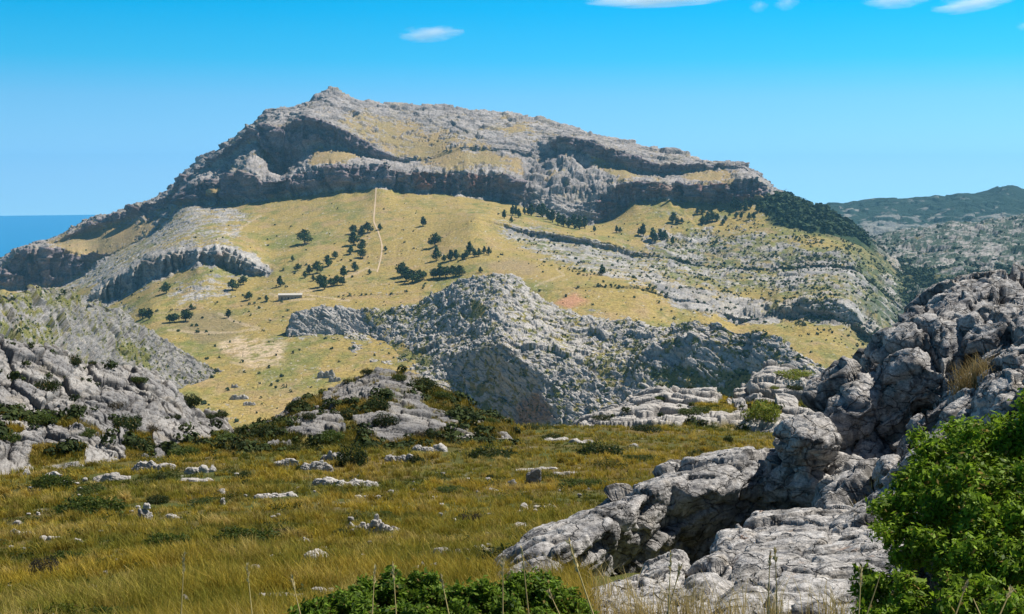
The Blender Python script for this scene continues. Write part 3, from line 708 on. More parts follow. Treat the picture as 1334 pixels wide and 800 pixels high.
# ------------------------------------------------------------------ meadow
gy = lambda v: [(-400, v), (1700, v)]
gr = lambda v: [(-400, v), (1700, v)]
edge_y = [(-400, 600), (230, 590), (330, 575), (430, 560), (640, 553), (700, 549), (760, 552), (850, 560), (950, 564), (1010, 566), (1060, 566), (1200, 570), (1700, 580)]
def atz(xs, r, z):
    p = at(xs, 600 + 0 * xs, r); p[..., 2] = z; return p
prof = [(1.2, -1.62), (4, -2.1), (8, -3.05), (12, -4.25), (18, -5.75), (25, -7.4), (33, -9.1), (42, -10.95), (52, -12.45), (62, -13.95), (72, -15.6), (82, -17.2), (92, -18.5), (100, -20.5), (112, -25), (140, -50), (300, -170), (600, -300), (1500, -420)]
pr = np.array(prof)
rs = np.concatenate([np.geomspace(1.2, 100, 900), np.geomspace(101, 1500, 60)])
zs = np.interp(rs, pr[:, 0], pr[:, 1])
zs = blur(zs, 12, 0)
xs = np.linspace(-330, 1700, 1100)
a_ = np.arctan2((xs - 667) / FPX, 1.0)
W = np.stack([np.sin(a_)[None] * rs[:, None], np.cos(a_)[None] * rs[:, None], HC + zs[:, None] + 0 * xs[None]], -1)
# grid normals of a polar sheet are fine here
px, py = project(W)
h = fbm(W, 9, 3, off=2) * .30 * sstep(4, 20, rs)[:, None] + fbm(W, 1.6, 3, off=4) * .16 + fbm(W, .45, 3, off=6) * .05
h *= sstep(170, 100, rs)[:, None]
W2 = W.copy(); W2[..., 2] += h
gcol = mixc(C3(.13, .095, .03) * np.ones(W.shape), C3(.075, .085, .02), sstep(-.25, .25, fbm(W, 5, 4, .6, off=12)))
gcol = mixc(gcol, C3(.30, .27, .21), .8 * sstep(.34, .42, fbm(W, 1.1, 4, .6, off=30)))
ground = add_terrain('ground', W2, gcol, terrain_mat('meadow_soil', .05, .4, .6, .05), 'rough meadow ground of soil and small stones under the grass')
MEADOW = (rs, a_, W2[..., 2])
def meadow_z(x, y):
    r = np.hypot(x, y); a = np.arctan2(x, y)
    i = np.clip(np.searchsorted(rs, r) - 1, 0, len(rs) - 2); t = np.clip((r - rs[i]) / (rs[i + 1] - rs[i]), 0, 1)
    ja = np.interp(a, a_, np.arange(len(a_))); j = np.clip(np.floor(ja).astype(int), 0, len(a_) - 2); s = ja - j
    Z = MEADOW[2]
    return (Z[i, j] * (1 - t) + Z[i + 1, j] * t) * (1 - s) + (Z[i, j + 1] * (1 - t) + Z[i + 1, j + 1] * t) * s

# low land under everything and the sea
lp = [(-1250, 3350), (-420, 4300), (1200, 5200), (2600, 9800), (9500, 9800), (9500, -4000), (-5200, -4000), (-5200, 600), (-2600, 1600), (-1500, 2300)]
bm = bmesh.new(); bm.faces.new([bm.verts.new((x, y, 70)) for x, y in lp])
me = bpy.data.meshes.new('low_land'); bm.to_mesh(me); bm.free()
tag(link('valley_ground', me, plain_mat('valley_soil', (.16, .15, .07), scale=.01)), 'low valley land beneath the hills', kind='structure')
bm = bmesh.new()
R = 16200; n = 256
vs_ = [bm.verts.new((R * math.sin(2 * math.pi * k / n), R * math.cos(2 * math.pi * k / n), 0)) for k in range(n)]
bm.faces.new(vs_)
me = bpy.data.meshes.new('sea'); bm.to_mesh(me); bm.free()
msea, nt, b = new_mat('sea_water')
b.inputs['Base Color'].default_value = (0.0, .20, .42, 1); b.inputs['Roughness'].default_value = .35; b.inputs['Specular IOR Level'].default_value = .4
tc = N(nt, 'ShaderNodeTexCoord'); nn = N(nt, 'ShaderNodeTexNoise', Scale=.02, Detail=8.0); bp = N(nt, 'ShaderNodeBump', Strength=.5, Distance=8.0)
nt.links.new(tc.outputs['Object'], nn.inputs['Vector']); nt.links.new(nn.outputs['Fac'], bp.inputs['Height']); nt.links.new(bp.outputs[0], b.inputs['Normal'])
tag(link('sea', me, msea), 'deep blue sea reaching the horizon on the left', kind='structure')
# ------------------------------------------------------------------ foreground limestone blocks
def hull_into(bm, pts, t, down=.5):
    P = at(*np.array(pts, float).T)
    d = P - np.array([0, 0, HC]); d[:, 2] = 0; d /= np.linalg.norm(d, axis=1, keepdims=True)
    Q = np.concatenate([P, P + d * t * .8 - np.array([0, 0, .15]), P + d * t - np.array([0, 0, down])])
    b2 = bmesh.new()
    vs = [b2.verts.new(q) for q in Q]
    r = bmesh.ops.convex_hull(b2, input=vs)
    bmesh.ops.delete(b2, geom=[v for v in b2.verts if not v.link_faces], context='VERTS')
    me = bpy.data.meshes.new('t'); b2.to_mesh(me); b2.free(); bm.from_mesh(me); bpy.data.meshes.remove(me)

def remeshed(bm, voxel, smooth=6, origin=None):
    """one closed fine skin over the union of the hulls -> verts, quads"""
    me = bpy.data.meshes.new('t'); 
    bmesh.ops.translate(bm, verts=bm.verts, vec=Vector(-origin)); bm.to_mesh(me); bm.free()
    o = bpy.data.objects.new('t', me); col.objects.link(o)
    m = o.modifiers.new('r', 'REMESH'); m.mode = 'VOXEL'; m.voxel_size = voxel; m.adaptivity = 0
    s = o.modifiers.new('s', 'SMOOTH'); s.factor = .5; s.iterations = smooth
    bpy.context.view_layer.update()
    ev = o.evaluated_get(bpy.context.evaluated_depsgraph_get()); em = ev.to_mesh()
    n = len(em.vertices); V = np.empty(n * 3, F32); em.vertices.foreach_get('co', V)
    Nn = np.empty(n * 3, F32); em.vertices.foreach_get('normal', Nn)
    F = np.array([p.vertices[:] for p in em.polygons if len(p.vertices) == 4], dtype=np.int32)
    ev.to_mesh_clear(); bpy.data.objects.remove(o); bpy.data.meshes.remove(me)
    return V.reshape(-1, 3).astype(np.float64), Nn.reshape(-1, 3).astype(np.float64), F

def karst(V, Nn, org, rot, k=1.0, light=.6, rust=0.0, s=1.0):
    P = V + org
    Q = P + .12 * s * np.stack([fbm(P, .5 * s, 2, off=3), fbm(P, .5 * s, 2, off=13), fbm(P, .5 * s, 2, off=23)], -1)
    b1, k1 = blocks(Q, (1.7 * s, 1.1 * s, .55 * s), rot, 1.3, .3, 3, cw=.03); b2, k2 = blocks(Q, (.62 * s, .42 * s, .2 * s), rot, 1.3, .3, 33, cw=.035)
    b3, k3 = blocks(Q, (.2 * s, .15 * s, .08 * s), rot * .6, 1.2, .3, 63, cw=.06)
    c, sn = math.cos(rot), math.sin(rot)
    st = np.stack([Q[:, 0] * c - Q[:, 2] * sn, Q[:, 1], Q[:, 0] * sn + Q[:, 2] * c], -1)
    bed = fbm(st / np.array([1.0, 1.0, .16]), .6 * s, 4, .6, ridged=True, off=5)          # bedding planes
    rill = fbm(P / np.array([1, 1, 4.0]), .06 * s, 3, .6, ridged=True, off=9)             # rain flutes
    pit = fbm(P, .09 * s, 4, .62, off=21)
    d = k * s * (.15 * b1 + .050 * b2 + .009 * b3 - .12 * k1 - .05 * k2 - .010 * k3 + .035 * bed + .016 * rill + .020 * pit + .05 * fbm(P, .9 * s, 3, off=40))
    V2 = V + Nn * d[:, None]
    cr = np.clip(k1 + .8 * k2 + .5 * k3, 0, 1)
    cc = rock_cover(P, .16 * s, light - .02, crack=cr)
    lich = sstep(.05, .45, fbm(P / np.array([1, 1, 2.2]), .22 * s, 4, .65, off=50))
    cc = mixc(cc, C3(.075, .08, .095), .8 * lich)
    cc = mixc(cc, C3(.60, .585, .56), .6 * sstep(.12, .5, fbm(P / np.array([1, 1, 2.8]), .13 * s, 4, .6, off=80)))
    if rust: cc = mixc(cc, C3(.42, .22, .11), rust * sstep(.28, .5, fbm(P, .3 * s, 4, .6, off=91)))
    return V2, cc * C3(.95, .965, .99)

M_HERO = hero_mat()
def outcrop(name, label, chunks, voxel=.03, rot=-.5, k=1.0, light=.6, rust=0.0, s=1.0, cat='rock', smooth=5, org=None):
    bm = bmesh.new()
    for pts, t in chunks: hull_into(bm, pts, t)
    allp = np.concatenate([at(*np.array(p, float).T) for p, _ in chunks])
    org = allp.mean(0); org[2] = allp[:, 2].min()
    V, Nn, F = remeshed(bm, voxel * .85, 2, org)
    V2, cc = karst(V, Nn, org, rot, k, light, rust, s)
    o = link(name, np_mesh(name, V2, F, cc), M_HERO); o.location = org
    return tag(o, label, cat)

A = [([(655, 757, 13.2), (700, 716, 13.7), (745, 688, 14.2), (775, 672, 14.5), (800, 690, 14.2), (668, 782, 13.0), (775, 785, 14.3), (800, 768, 14.7), (720, 735, 13.4), (760, 712, 13.9)], 1.4),
     ([(765, 674, 14.5), (800, 654, 14.9), (845, 637, 15.2), (874, 625, 15.5), (880, 700, 15.4), (800, 775, 14.8), (868, 768, 15.5), (812, 674, 14.5)], 1.5),
     ([(862, 625, 15.5), (930, 609, 16.0), (975, 597, 16.3), (1012, 594, 16.6), (862, 768, 15.6), (935, 755, 16.1), (1005, 735, 16.6), (900, 645, 15.4), (990, 632, 16.1)], 1.5),
     ([(998, 598, 16.2), (1045, 594, 16.0), (1088, 636, 15.9), (1085, 720, 16.0), (1000, 730, 16.4), (992, 640, 16.0), (1055, 632, 15.7)], 1.4),
     ([(668, 756, 12.9), (700, 730, 13.2), (765, 698, 13.7), (778, 712, 13.7), (700, 762, 12.9)], .8)]
outcrop('rock_ledge', 'long grey limestone ledge with pale top and dark overhung front below the round boulder', A, .028, -.35, .66, .62, .1, cat='rock ledge')
outcrop('boulder', 'rounded knobbly grey boulder perched at the upper end of the long limestone ledge',
        [([(1014, 578, 16.1), (1022, 552, 16.2), (1042, 541, 16.3), (1074, 552, 16.1), (1088, 572, 15.9), (1080, 592, 15.8), (1050, 598, 15.7), (1022, 592, 15.9), (1045, 572, 15.5), (1065, 575, 15.5)], .9)], .02, -.4, .8, .62, s=.6, cat='boulder')
Cc = [([(1066, 545, 17.2), (1098, 505, 17.6), (1138, 486, 17.8), (1160, 497, 17.6), (1152, 530, 17.2), (1132, 558, 16.9), (1088, 572, 16.8), (1115, 530, 16.9)], 1.2),
      ([(1085, 565, 17.2), (1150, 545, 17.5), (1200, 560, 17.2), (1192, 640, 16.2), (1092, 670, 15.9), (1110, 700, 15.2), (1180, 690, 15.2)], 1.5),
      ([(1090, 640, 15.6), (1115, 632, 15.6), (1135, 640, 15.3), (1130, 690, 14.4), (1095, 700, 14.4)], .6),
      ([(1142, 452, 17.9), (1154, 442, 18), (1174, 445, 17.9), (1176, 482, 17.5), (1150, 488, 17.5)], .7),
      ([(1168, 460, 17.6), (1182, 436, 17.9), (1212, 428, 18), (1244, 436, 17.8), (1266, 470, 17.3), (1252, 502, 16.9), (1220, 522, 16.8), (1186, 526, 16.9), (1162, 492, 17.2), (1190, 480, 17.0), (1230, 480, 16.9)], 1.5),
      ([(1180, 436, 19.5), (1228, 400, 20), (1268, 384, 20.5), (1298, 376, 21), (1345, 374, 21.5), (1440, 384, 21), (1440, 470, 18.6), (1300, 462, 18.2), (1240, 462, 18.4), (1190, 462, 18.6), (1290, 410, 19.4)], 3.0),
      ([(1258, 440, 17.6), (1290, 412, 18), (1330, 402, 18), (1440, 392, 18), (1440, 480, 16.8), (1334, 462, 16.6), (1282, 474, 16.8)], 1.5),
      ([(1195, 550, 16.1), (1222, 514, 16.4), (1248, 490, 16.5), (1268, 482, 16.5), (1272, 512, 16.1), (1240, 545, 15.9), (1218, 575, 15.7), (1192, 582, 15.7)], 1.0),
      ([(1176, 572, 15.9), (1198, 540, 16.1), (1216, 562, 15.8), (1206, 604, 15.4), (1184, 626, 15.3)], .8),
      ([(1240, 520, 15.9), (1290, 480, 16.3), (1300, 540, 15.2), (1250, 570, 15.2), (1300, 600, 14.8)], 1.5),
      ([(1060, 680, 16.4), (1200, 640, 16), (1440, 560, 15.4), (1440, 860, 11.5), (1160, 800, 12.0), (1060, 730, 14.2)], 3.0),
      ([(1138, 498, 17.5), (1178, 490, 17.3), (1196, 545, 17.0), (1150, 566, 17.0), (1160, 520, 17.1)], 1.0),
      ([(1130, 470, 18.8), (1200, 470, 18.8), (1210, 600, 17.8), (1120, 600, 17.8)], 1.5),
      ([(1095, 660, 15.2), (1150, 640, 15.0), (1200, 620, 14.9), (1170, 700, 13.6), (1100, 720, 13.6)], 1.2)]
outcrop('rock_crag', 'tall fissured limestone crag with deep dark clefts filling the right edge behind the green bush', Cc, .034, -.9, 1.15, .60, .12, s=1.25, cat='crag')
outcrop('rock_rib', 'sunlit bluish grey rock rib at the right edge directly above the green bush',
        [([(1278, 492, 14.6), (1304, 470, 14.8), (1334, 445, 15), (1440, 430, 15), (1440, 510, 14), (1330, 508, 14), (1290, 516, 14.1)], .9),
         ([(1274, 548, 13.7), (1278, 518, 13.9), (1292, 498, 14), (1326, 480, 14.1), (1346, 492, 13.9), (1332, 544, 13.4), (1294, 556, 13.3), (1304, 520, 13.4)], .8),
         ([(1322, 545, 13.3), (1330, 498, 13.6), (1360, 480, 13.6), (1440, 480, 13.4), (1440, 580, 12.6), (1330, 580, 12.8)], .9),
         ([(1282, 560, 13.3), (1300, 545, 13.3), (1320, 570, 13.0), (1310, 600, 12.8), (1285, 590, 12.9)], .8)], .024, -1.0, .9, .8, s=.8, cat='rock')
outcrop('rock_rib', 'narrow pale rock rib slanting up from the flat front slab behind the green bush',
        [([(1205, 596, 13.3), (1238, 566, 13.8), (1262, 548, 14.1), (1290, 546, 14), (1304, 570, 13.4), (1290, 610, 12.7), (1222, 630, 12.4)], .8),
         ([(1160, 646, 12.9), (1196, 600, 13.2), (1228, 612, 12.9), (1222, 655, 12.2), (1172, 690, 11.9)], .8),
         ([(1092, 690, 12.4), (1140, 658, 12.7), (1172, 640, 12.8), (1206, 690, 11.6), (1166, 730, 10.9), (1110, 724, 11.4)], .9),
         ([(1230, 540, 14.4), (1268, 512, 14.8), (1284, 530, 14.5), (1262, 556, 14.1)], .8)], .024, -.8, .85, .85, s=.8, cat='rock')
outcrop('boulder', 'small pale boulder wedged in the cleft between the crag and the narrow rib',
        [([(1142, 612, 14.6), (1150, 598, 14.7), (1168, 596, 14.6), (1172, 612, 14.4), (1160, 628, 14.2), (1144, 634, 14.2), (1155, 612, 14.2)], .5)], .016, -.4, .7, .8, s=.45, cat='boulder')
outcrop('boulder', 'small grey boulder lying on the narrow rib just above the green bush',
        [([(1246, 545, 14.2), (1256, 533, 14.2), (1272, 536, 14.1), (1277, 548, 14.0), (1262, 556, 13.9), (1260, 544, 13.85)], .35)], .014, -.2, .6, .5, s=.4, cat='boulder')
outcrop('rock_slab', 'broad flat light grey limestone slab at the bottom centre right beside the green bush',
        [([(985, 692, 12.4), (1036, 682, 12.8), (1092, 682, 12.4), (1140, 700, 11.7), (998, 742, 10.7), (1100, 735, 10.9), (1154, 765, 10.3), (950, 800, 9.3), (1060, 800, 9.3), (1134, 812, 9.0), (920, 870, 8.2), (1130, 880, 7.8)], 1.6),
         ([(1000, 690, 12.7), (1012, 680, 12.9), (1036, 681, 12.8), (1040, 690, 12.5), (1010, 698, 12.3)], .4),
         ([(1095, 720, 11.2), (1120, 700, 11.6), (1160, 720, 11.1), (1168, 775, 10.2), (1120, 800, 9.5), (1095, 770, 10)], .9),
         ([(1020, 745, 10.4), (1080, 740, 10.5), (1075, 800, 9.0), (1010, 800, 9.0)], .5)], .02, -.3, .42, .78, .55, s=.8, cat='rock slab')
outcrop('rock', 'grey wedge shaped stone standing upright in the dark gap behind the flat front slab',
        [([(953, 702, 12.6), (961, 683, 12.8), (979, 700, 12.6), (972, 708, 12.4)], .4)], .014, -.2, .6, .5, s=.35)
outcrop('rock', 'layered pale rock with a rusty patch leaning on the flat front slab',
        [([(932, 724, 11.8), (944, 702, 12.1), (976, 698, 12.1), (990, 712, 11.8), (956, 735, 11.3), (930, 745, 11.2)], .7),
         ([(912, 742, 11.3), (938, 725, 11.6), (955, 760, 10.7), (920, 790, 10.1), (905, 770, 10.5)], .7)], .018, -.3, .8, .75, .6, s=.5)
outcrop('rock', 'knobbly rock with a small orange top below the dark overhang of the long ledge',
        [([(834, 758, 11.0), (846, 737, 11.3), (870, 724, 11.5), (888, 724, 11.5), (896, 742, 11.2), (884, 764, 10.7), (846, 772, 10.6), (866, 745, 10.9)], .6)], .016, -.3, .8, .72, .5, s=.45)
outcrop('rock', 'low whitish rock plates between the bottom green bush and the flat front slab',
        [([(768, 786, 10.4), (800, 766, 10.8), (838, 758, 10.9), (872, 772, 10.6), (902, 782, 10.3), (905, 850, 8.8), (780, 850, 9.0)], .9),
         ([(880, 775, 10.4), (905, 765, 10.6), (940, 790, 9.8), (935, 850, 8.6), (890, 850, 8.8)], .7)], .018, -.2, .75, .85, .4, s=.5)
# ------------------------------------------------------------------ placing things on the surveyed ground
bpy.context.view_layer.update()
DG = bpy.context.evaluated_depsgraph_get()
def ground_hit(x, y, only=None):
    """where the line of bearing (x, y) meets the terrain"""
    o = Vector((0, 0, HC)); d = Vector(pdir(x, y)); s = o
    for _ in range(12):
        ok, loc, nrm_, _i, ob, _m = scene.ray_cast(DG, s, d)
        if not ok: return None
        if ob.get('kind') == 'structure' and (only is None or ob.name.startswith(only)): return Vector(loc)
        s = loc + d * .02
    return None

def leaf_cloud(centers, radii, n, size, c1, c2, seed=0, flat=1.0, shell=.55, aspect=.45, clump=0, clump_r=.1, up=.35):
    """leaf-sized faces spread through the volume of several lobes"""
    g = np.random.default_rng(seed)
    centers = np.asarray(centers, float); radii = np.asarray(radii, float)
    w = radii ** 2; idx = g.choice(len(centers), n, p=w / w.sum())
    d = g.normal(size=(n, 3)); d /= np.linalg.norm(d, axis=1, keepdims=True)
    t = shell + (1 - shell) * g.random(n) ** .6
    lump = 1 + .28 * perlin(d * 2.3 + idx[:, None] * 3.7) + .15 * perlin(d * 6 + idx[:, None] * 1.7)
    P = centers[idx] + d * (radii[idx] * t * lump)[:, None] * np.array([1, 1, flat])
    if clump:
        P = np.repeat(P, clump, 0); d = np.repeat(d, clump, 0)
        P = P + g.normal(size=P.shape) * clump_r * np.array([1, 1, .8])
    m = len(P)
    nrm_ = d * .7 + g.normal(size=(m, 3)) * .7; nrm_[:, 2] += up; nrm_ /= np.linalg.norm(nrm_, axis=1, keepdims=True)
    a = np.cross(nrm_, g.normal(size=(m, 3))); a /= np.linalg.norm(a, axis=1, keepdims=True)
    b = np.cross(nrm_, a)
    s = size * (.6 + .8 * g.random(m))[:, None]
    V = np.stack([P - a * s, P + b * s * aspect, P + a * s, P - b * s * aspect], 1)
    tc = np.clip(g.random(m) * .7 + .3 * (perlin(P * (2.2 / max(size * 8, 1e-3))) + .5), 0, 1)
    c = mixc(np.asarray(c1) * np.ones((m, 3)), np.asarray(c2) * np.ones((m, 3)), tc)
    c[g.random(m) < .035] = np.array([.30, .21, .06])
    c = c * (.8 + .4 * g.random((m, 1)))
    return V.reshape(-1, 3), np.arange(m * 4).reshape(-1, 4), np.repeat(c, 4, 0)

def tube(bm, pts, rad, seg=6):
    prev = None
    for i, (p, r) in enumerate(zip(pts, rad)):
        p = Vector(p); d = (Vector(pts[min(i + 1, len(pts) - 1)]) - Vector(pts[max(i - 1, 0)])).normalized()
        a = d.cross(Vector((.3, .9, .1))).normalized(); b = d.cross(a)
        ring = [bm.verts.new(p + (a * math.cos(2 * math.pi * k / seg) + b * math.sin(2 * math.pi * k / seg)) * r) for k in range(seg)]
        if prev:
            for k in range(seg): bm.faces.new((prev[k], prev[(k + 1) % seg], ring[(k + 1) % seg], ring[k]))
        prev = ring
def tube_mesh(name, branches, seg=6):
    bm = bmesh.new()
    for pts, rad in branches: tube(bm, pts, rad, seg)
    me = bpy.data.meshes.new(name); bm.to_mesh(me); bm.free()
    for p in me.polygons: p.use_smooth = True
    return me

M_LEAF = leaf_mat('leaf', trans=.42, rough=.6, spec=.18)
M_TREE = leaf_mat('tree_foliage', trans=.12, rough=.8, spec=.15)
M_BARK = plain_mat('bark', (.12, .09, .065), .35, 30)

# ---- hillside trees
def tree_proto(k):
    g = np.random.default_rng(40 + k); h = 1.0
    br = [([(0, 0, -.08), (0.01, 0, .15), (.02, .01, .45), (.0, .02, .75)], [.045, .035, .025, .01])]
    cs, rr = [], []
    shapes = [(.36, .62, 7), (.46, .52, 8), (.30, .72, 7)][k]
    for j in range(shapes[2]):
        z = .30 + .55 * j / (shapes[2] - 1)
        wdt = shapes[0] * (1 - .75 * max(0, (z - .4) / .6) ** 1.3)
        a = g.random() * 6.28; q = wdt * .45 * g.random() ** .5
        cs.append((q * math.cos(a), q * math.sin(a), z)); rr.append(wdt * (.62 + .2 * g.random()))
        br.append(([(0, 0, z * .7), (q * math.cos(a) * .8, q * math.sin(a) * .8, z)], [.015, .006]))
    V, F, c = leaf_cloud(cs, rr, 620, .055, C3(.018, .040, .013), C3(.075, .12, .03), 60 + k, flat=.75, shell=.3, aspect=.75, up=.5)
    return np_mesh('crown', V, F, c, smooth=False), tube_mesh('trunk', br, 5)
TP = [tree_proto(k) for k in range(3)]
for c_, t_ in TP: c_.materials.append(M_TREE); t_.materials.append(M_BARK)
g_ = random.Random(5)
def place_tree(x, y, hpx, k, label, group, wide=1.0):
    p = ground_hit(x, y)
    if p is None: return
    r = math.hypot(p.x, p.y); h = hpx * r / FPX * 1.32 * g_.uniform(.82, 1.15)
    e = empty('tree', p); e.rotation_euler.z = g_.random() * 6.28; e.scale = (h * wide, h * wide, h)
    tag(e, label, 'tree', group)
    for nm, me in (('crown', TP[k][0]), ('trunk', TP[k][1])):
        o = bpy.data.objects.new(nm, me); col.objects.link(o); o.parent = e
ORD = ['first', 'second', 'third', 'fourth', 'fifth', 'sixth', 'seventh', 'eighth', 'ninth', 'tenth', 'eleventh', 'twelfth', 'thirteenth', 'fourteenth', 'fifteenth', 'sixteenth']
TREES = [
 ('in the cluster left of the upper footpath', [(461, 304.5, 9), (471, 307.5, 13), (479, 303, 10), (461, 319, 14), (472, 326.5, 11), (457, 331, 9)], 0, 1.15),
 ('in the straggling diagonal line above the building', [(427, 347, 12), (437, 337, 10), (413, 356, 12), (403, 357, 11), (397, 362, 9), (408, 366, 6), (388, 353, 8), (381, 340, 6)], 0, 1.05),
 ('in the dense clump right of the building', [(417, 374, 15), (423, 377, 13), (432, 373, 10), (439, 372, 11), (446, 371, 10), (448, 361, 12)], 1, 1.15),
 ('in the thick clump left of the karst hilltop', [(523, 361, 14), (529, 366, 16), (537, 369, 17), (546, 367, 14), (552, 364, 11)], 1, 1.2),
 ('in the broad clump touching the karst hilltop', [(565, 363, 12), (573, 362, 14), (581, 362, 14), (590, 361, 12), (599, 359, 10)], 1, 1.2),
 ('in the open row above the karst hilltop', [(569, 339, 14), (579, 341, 9), (587, 340, 13), (594, 338, 13), (603, 338.5, 8), (608, 337, 10), (612, 331, 12), (618, 335, 9), (624, 334, 9), (631, 330, 9), (637, 332, 8)], 0, .95),
 ('in the small group above the thin rock ledge', [(657, 285, 12), (666, 290, 8), (668, 281, 11), (672, 281, 12), (675.5, 284, 10), (683, 279, 8), (688, 280, 9), (692, 281, 12)], 2, .9),
 ('in the long dark row under the pale cliff', [(702, 279, 12), (707, 283, 13), (713, 286, 12), (720, 290, 14), (727, 293, 14), (734, 295, 15), (741, 297, 14), (748, 298, 14), (755, 299, 14), (762, 298, 13)], 2, 1.0),
 ('in the scattered pairs under the red cliff', [(803, 303, 9), (808, 303, 7), (832, 306, 8), (838, 308, 12), (850, 313, 12), (854.5, 315, 9), (860, 313, 12), (866, 311, 10), (876, 318, 9)], 2, 1.0),
 ('in the loose group on the right grass slope', [(877, 290, 10), (882, 292, 7), (888, 291, 7), (916, 292, 8), (922, 290, 11), (928, 289, 12), (934, 288, 9), (942, 293, 6), (945, 287, 6), (909, 279, 7), (916, 279, 7)], 0, 1.1),
 ('in the band between last cliff and dark wood', [(956, 272, 12), (960, 273, 12), (965, 276, 9), (971, 270, 10), (972, 276, 9), (978, 272, 10), (959, 284, 8), (966, 285, 7), (976, 286, 8), (982, 286, 7), (987, 277, 11), (993, 275, 12)], 2, .95),
 ('in the row above the left grey hill', [(186, 415.5, 10), (195, 416, 11), (221, 420, 8), (227, 420, 9), (242, 419, 13)], 1, 1.25),
 ('on the slope below the dark overhanging cliff', [(303, 378, 14), (317, 371, 10), (324.5, 391, 10), (217, 382, 11), (298, 414, 9)], 1, 1.2)]
for desc, pts, kind, wd in TREES:
    pts = sorted(pts)
    for i, (x, y, h) in enumerate(pts):
        place_tree(x, y, h, (kind + (i % 2 if i % 3 else 0)) % 3, '%s dark green tree from the left %s' % (ORD[i], desc), 'dark trees ' + desc, wd)
for x, y, h, k, l in [(397, 317.5, 15, 1, 'lone round dark tree high on the golden slope left of the footpath cluster'), (494.7, 299.5, 7, 0, 'small tree touching the right side of the upper footpath'),
        (502, 326.5, 6, 0, 'tiny round tree right of the middle of the footpath'), (462, 353, 11, 0, 'lone upright tree below the cluster and left of the path foot'), (481.5, 357, 6, 0, 'tiny tree at the bottom end of the footpath'),
        (551, 295, 11, 2, 'lone slim tree high on the slope right of the footpath'), (567, 321, 14, 1, 'broad rounded single tree right of the footpath at mid slope'), (626, 355, 7, 0, 'little tree on the bare rise behind the karst hilltop'),
        (774, 302, 8, 2, 'single pine just right of the long dark row under the pale cliff'), (784, 359, 13, 2, 'tall dark pine on the scrubby slope right of the karst hilltop'), (472.5, 336, 12, 1, 'wide tree leaning below the tight cluster beside the footpath'),
        (365, 373, 12, 2, 'pointed tree standing just left above the long pale building'), (347, 392, 6, 0, 'small bush-like tree left of the long pale building'), (249, 403, 6, 0, 'small dark tree above the brown mound')]:
    place_tree(x, y, h, k, l, None, 1.15)

# ---- scrub and woods nobody could count
def blob_stuff(name, pts, sizes, label, c1, c2, nq=14, seed=3, squash=.8):
    fs = 1.0 if nq < 30 else .38
    g = np.random.default_rng(seed); n = len(pts)
    d = g.normal(size=(n, nq, 3)); d /= np.linalg.norm(d, axis=2, keepdims=True)
    P = pts[:, None] + d * (sizes[:, None, None] * (.35 + .3 * g.random((n, nq, 1)))) * np.array([1, 1, squash]) + np.array([0, 0, 1.0]) * sizes[:, None, None] * .38
    nn_ = d + g.normal(size=d.shape) * .35; nn_[..., 2] += .3; nn_ /= np.linalg.norm(nn_, axis=2, keepdims=True)
    a = np.cross(nn_, g.normal(size=d.shape)); a /= np.linalg.norm(a, axis=2, keepdims=True); b = np.cross(nn_, a)
    s = fs * sizes[:, None, None] * (.28 + .2 * g.random((n, nq, 1)))
    V = np.stack([P - a * s, P - b * s, P + a * s, P + b * s], 2)
    t = g.random((n, 1)) * .7 + g.random((n, nq)) * .3
    c = mixc(np.asarray(c1) * np.ones((n, nq, 3)), np.asarray(c2) * np.ones((n, nq, 3)), t)
    o = link(name, np_mesh(name, V.reshape(-1, 3), np.arange(n * nq * 4).reshape(-1, 4), np.repeat(c.reshape(-1, 3), 4, 0), smooth=False), M_TREE)
    return tag(o, label, kind='stuff')
W2, mpx, mpy, mrock = MTN
g = np.random.default_rng(12)
def sample_surface(Wg, weight, n):
    """random points on a terrain grid, weight = density per grid cell"""
    w = weight[:-1, :-1].ravel().astype(float); w /= w.sum()
    i = g.choice(len(w), n, p=w); nc = Wg.shape[1] - 1
    r, c = i // nc, i % nc; u, v = g.random(n)[:, None], g.random(n)[:, None]
    return (Wg[r, c] * (1 - u) * (1 - v) + Wg[r, c + 1] * u * (1 - v) + Wg[r + 1, c] * (1 - u) * v + Wg[r + 1, c + 1] * u * v), r, c
inb = (mpx > -20) & (mpx < 1240) & (mpy > 100)
cl = sstep(.0, .3, fbm(W2, 50, 3, .6, off=200))
zone = poly_mask(mpx, mpy, [(640, 300), (840, 335), (900, 300), (990, 290), (1110, 310), (1240, 360), (1240, 560), (1160, 460), (1060, 430), (900, 380), (780, 372), (700, 345)], 14)
wt = inb * (zone * (.25 + cl) + .10 * cl * (mpy > 300) + .035 * (mpy > 262)) * (mpy > 230)
P, r_, c_ = sample_surface(W2, wt * (1 + 1.2 * (mpx > 830)), 6500)
blob_stuff('scrub', P, 1.2 + 2.8 * g.random(len(P)) ** 2, 'low dark scrub dotted over the lower rocky slopes of the mountain', C3(.022, .042, .018), C3(.075, .10, .035), 10)
for key, n_, s0, s1, xa, xb, ya, yb, lab in (('mid', 3000, .7, 1.5, 350, 1130, 350, 560, 'small dark and olive scrub between the rocks of the middle karst hill'), ('left', 1500, .5, 1.3, -20, 300, 370, 500, 'low scrub on the grey hill at the left'),
        ('right', 6500, 2.5, 5.0, 1080, 1345, 262, 480, 'dark green scrub covering the far right rocky hillside')):
    Wg, qx, qy, mm = HL[key]
    wt = ((qx > xa) & (qx < xb) & (qy > ya) & (qy < yb)) * (1.05 - mm) * (.1 + sstep(-.1, .3, fbm(Wg, 9 * s1, 3, .6, off=210)))
    P, _, _ = sample_surface(Wg, wt, n_)
    blob_stuff('scrub', P, s0 + s1 * g.random(len(P)) ** 2, lab, C3(.025, .05, .02), C3(.085, .12, .035) if key != 'right' else C3(.05, .085, .035), 9)
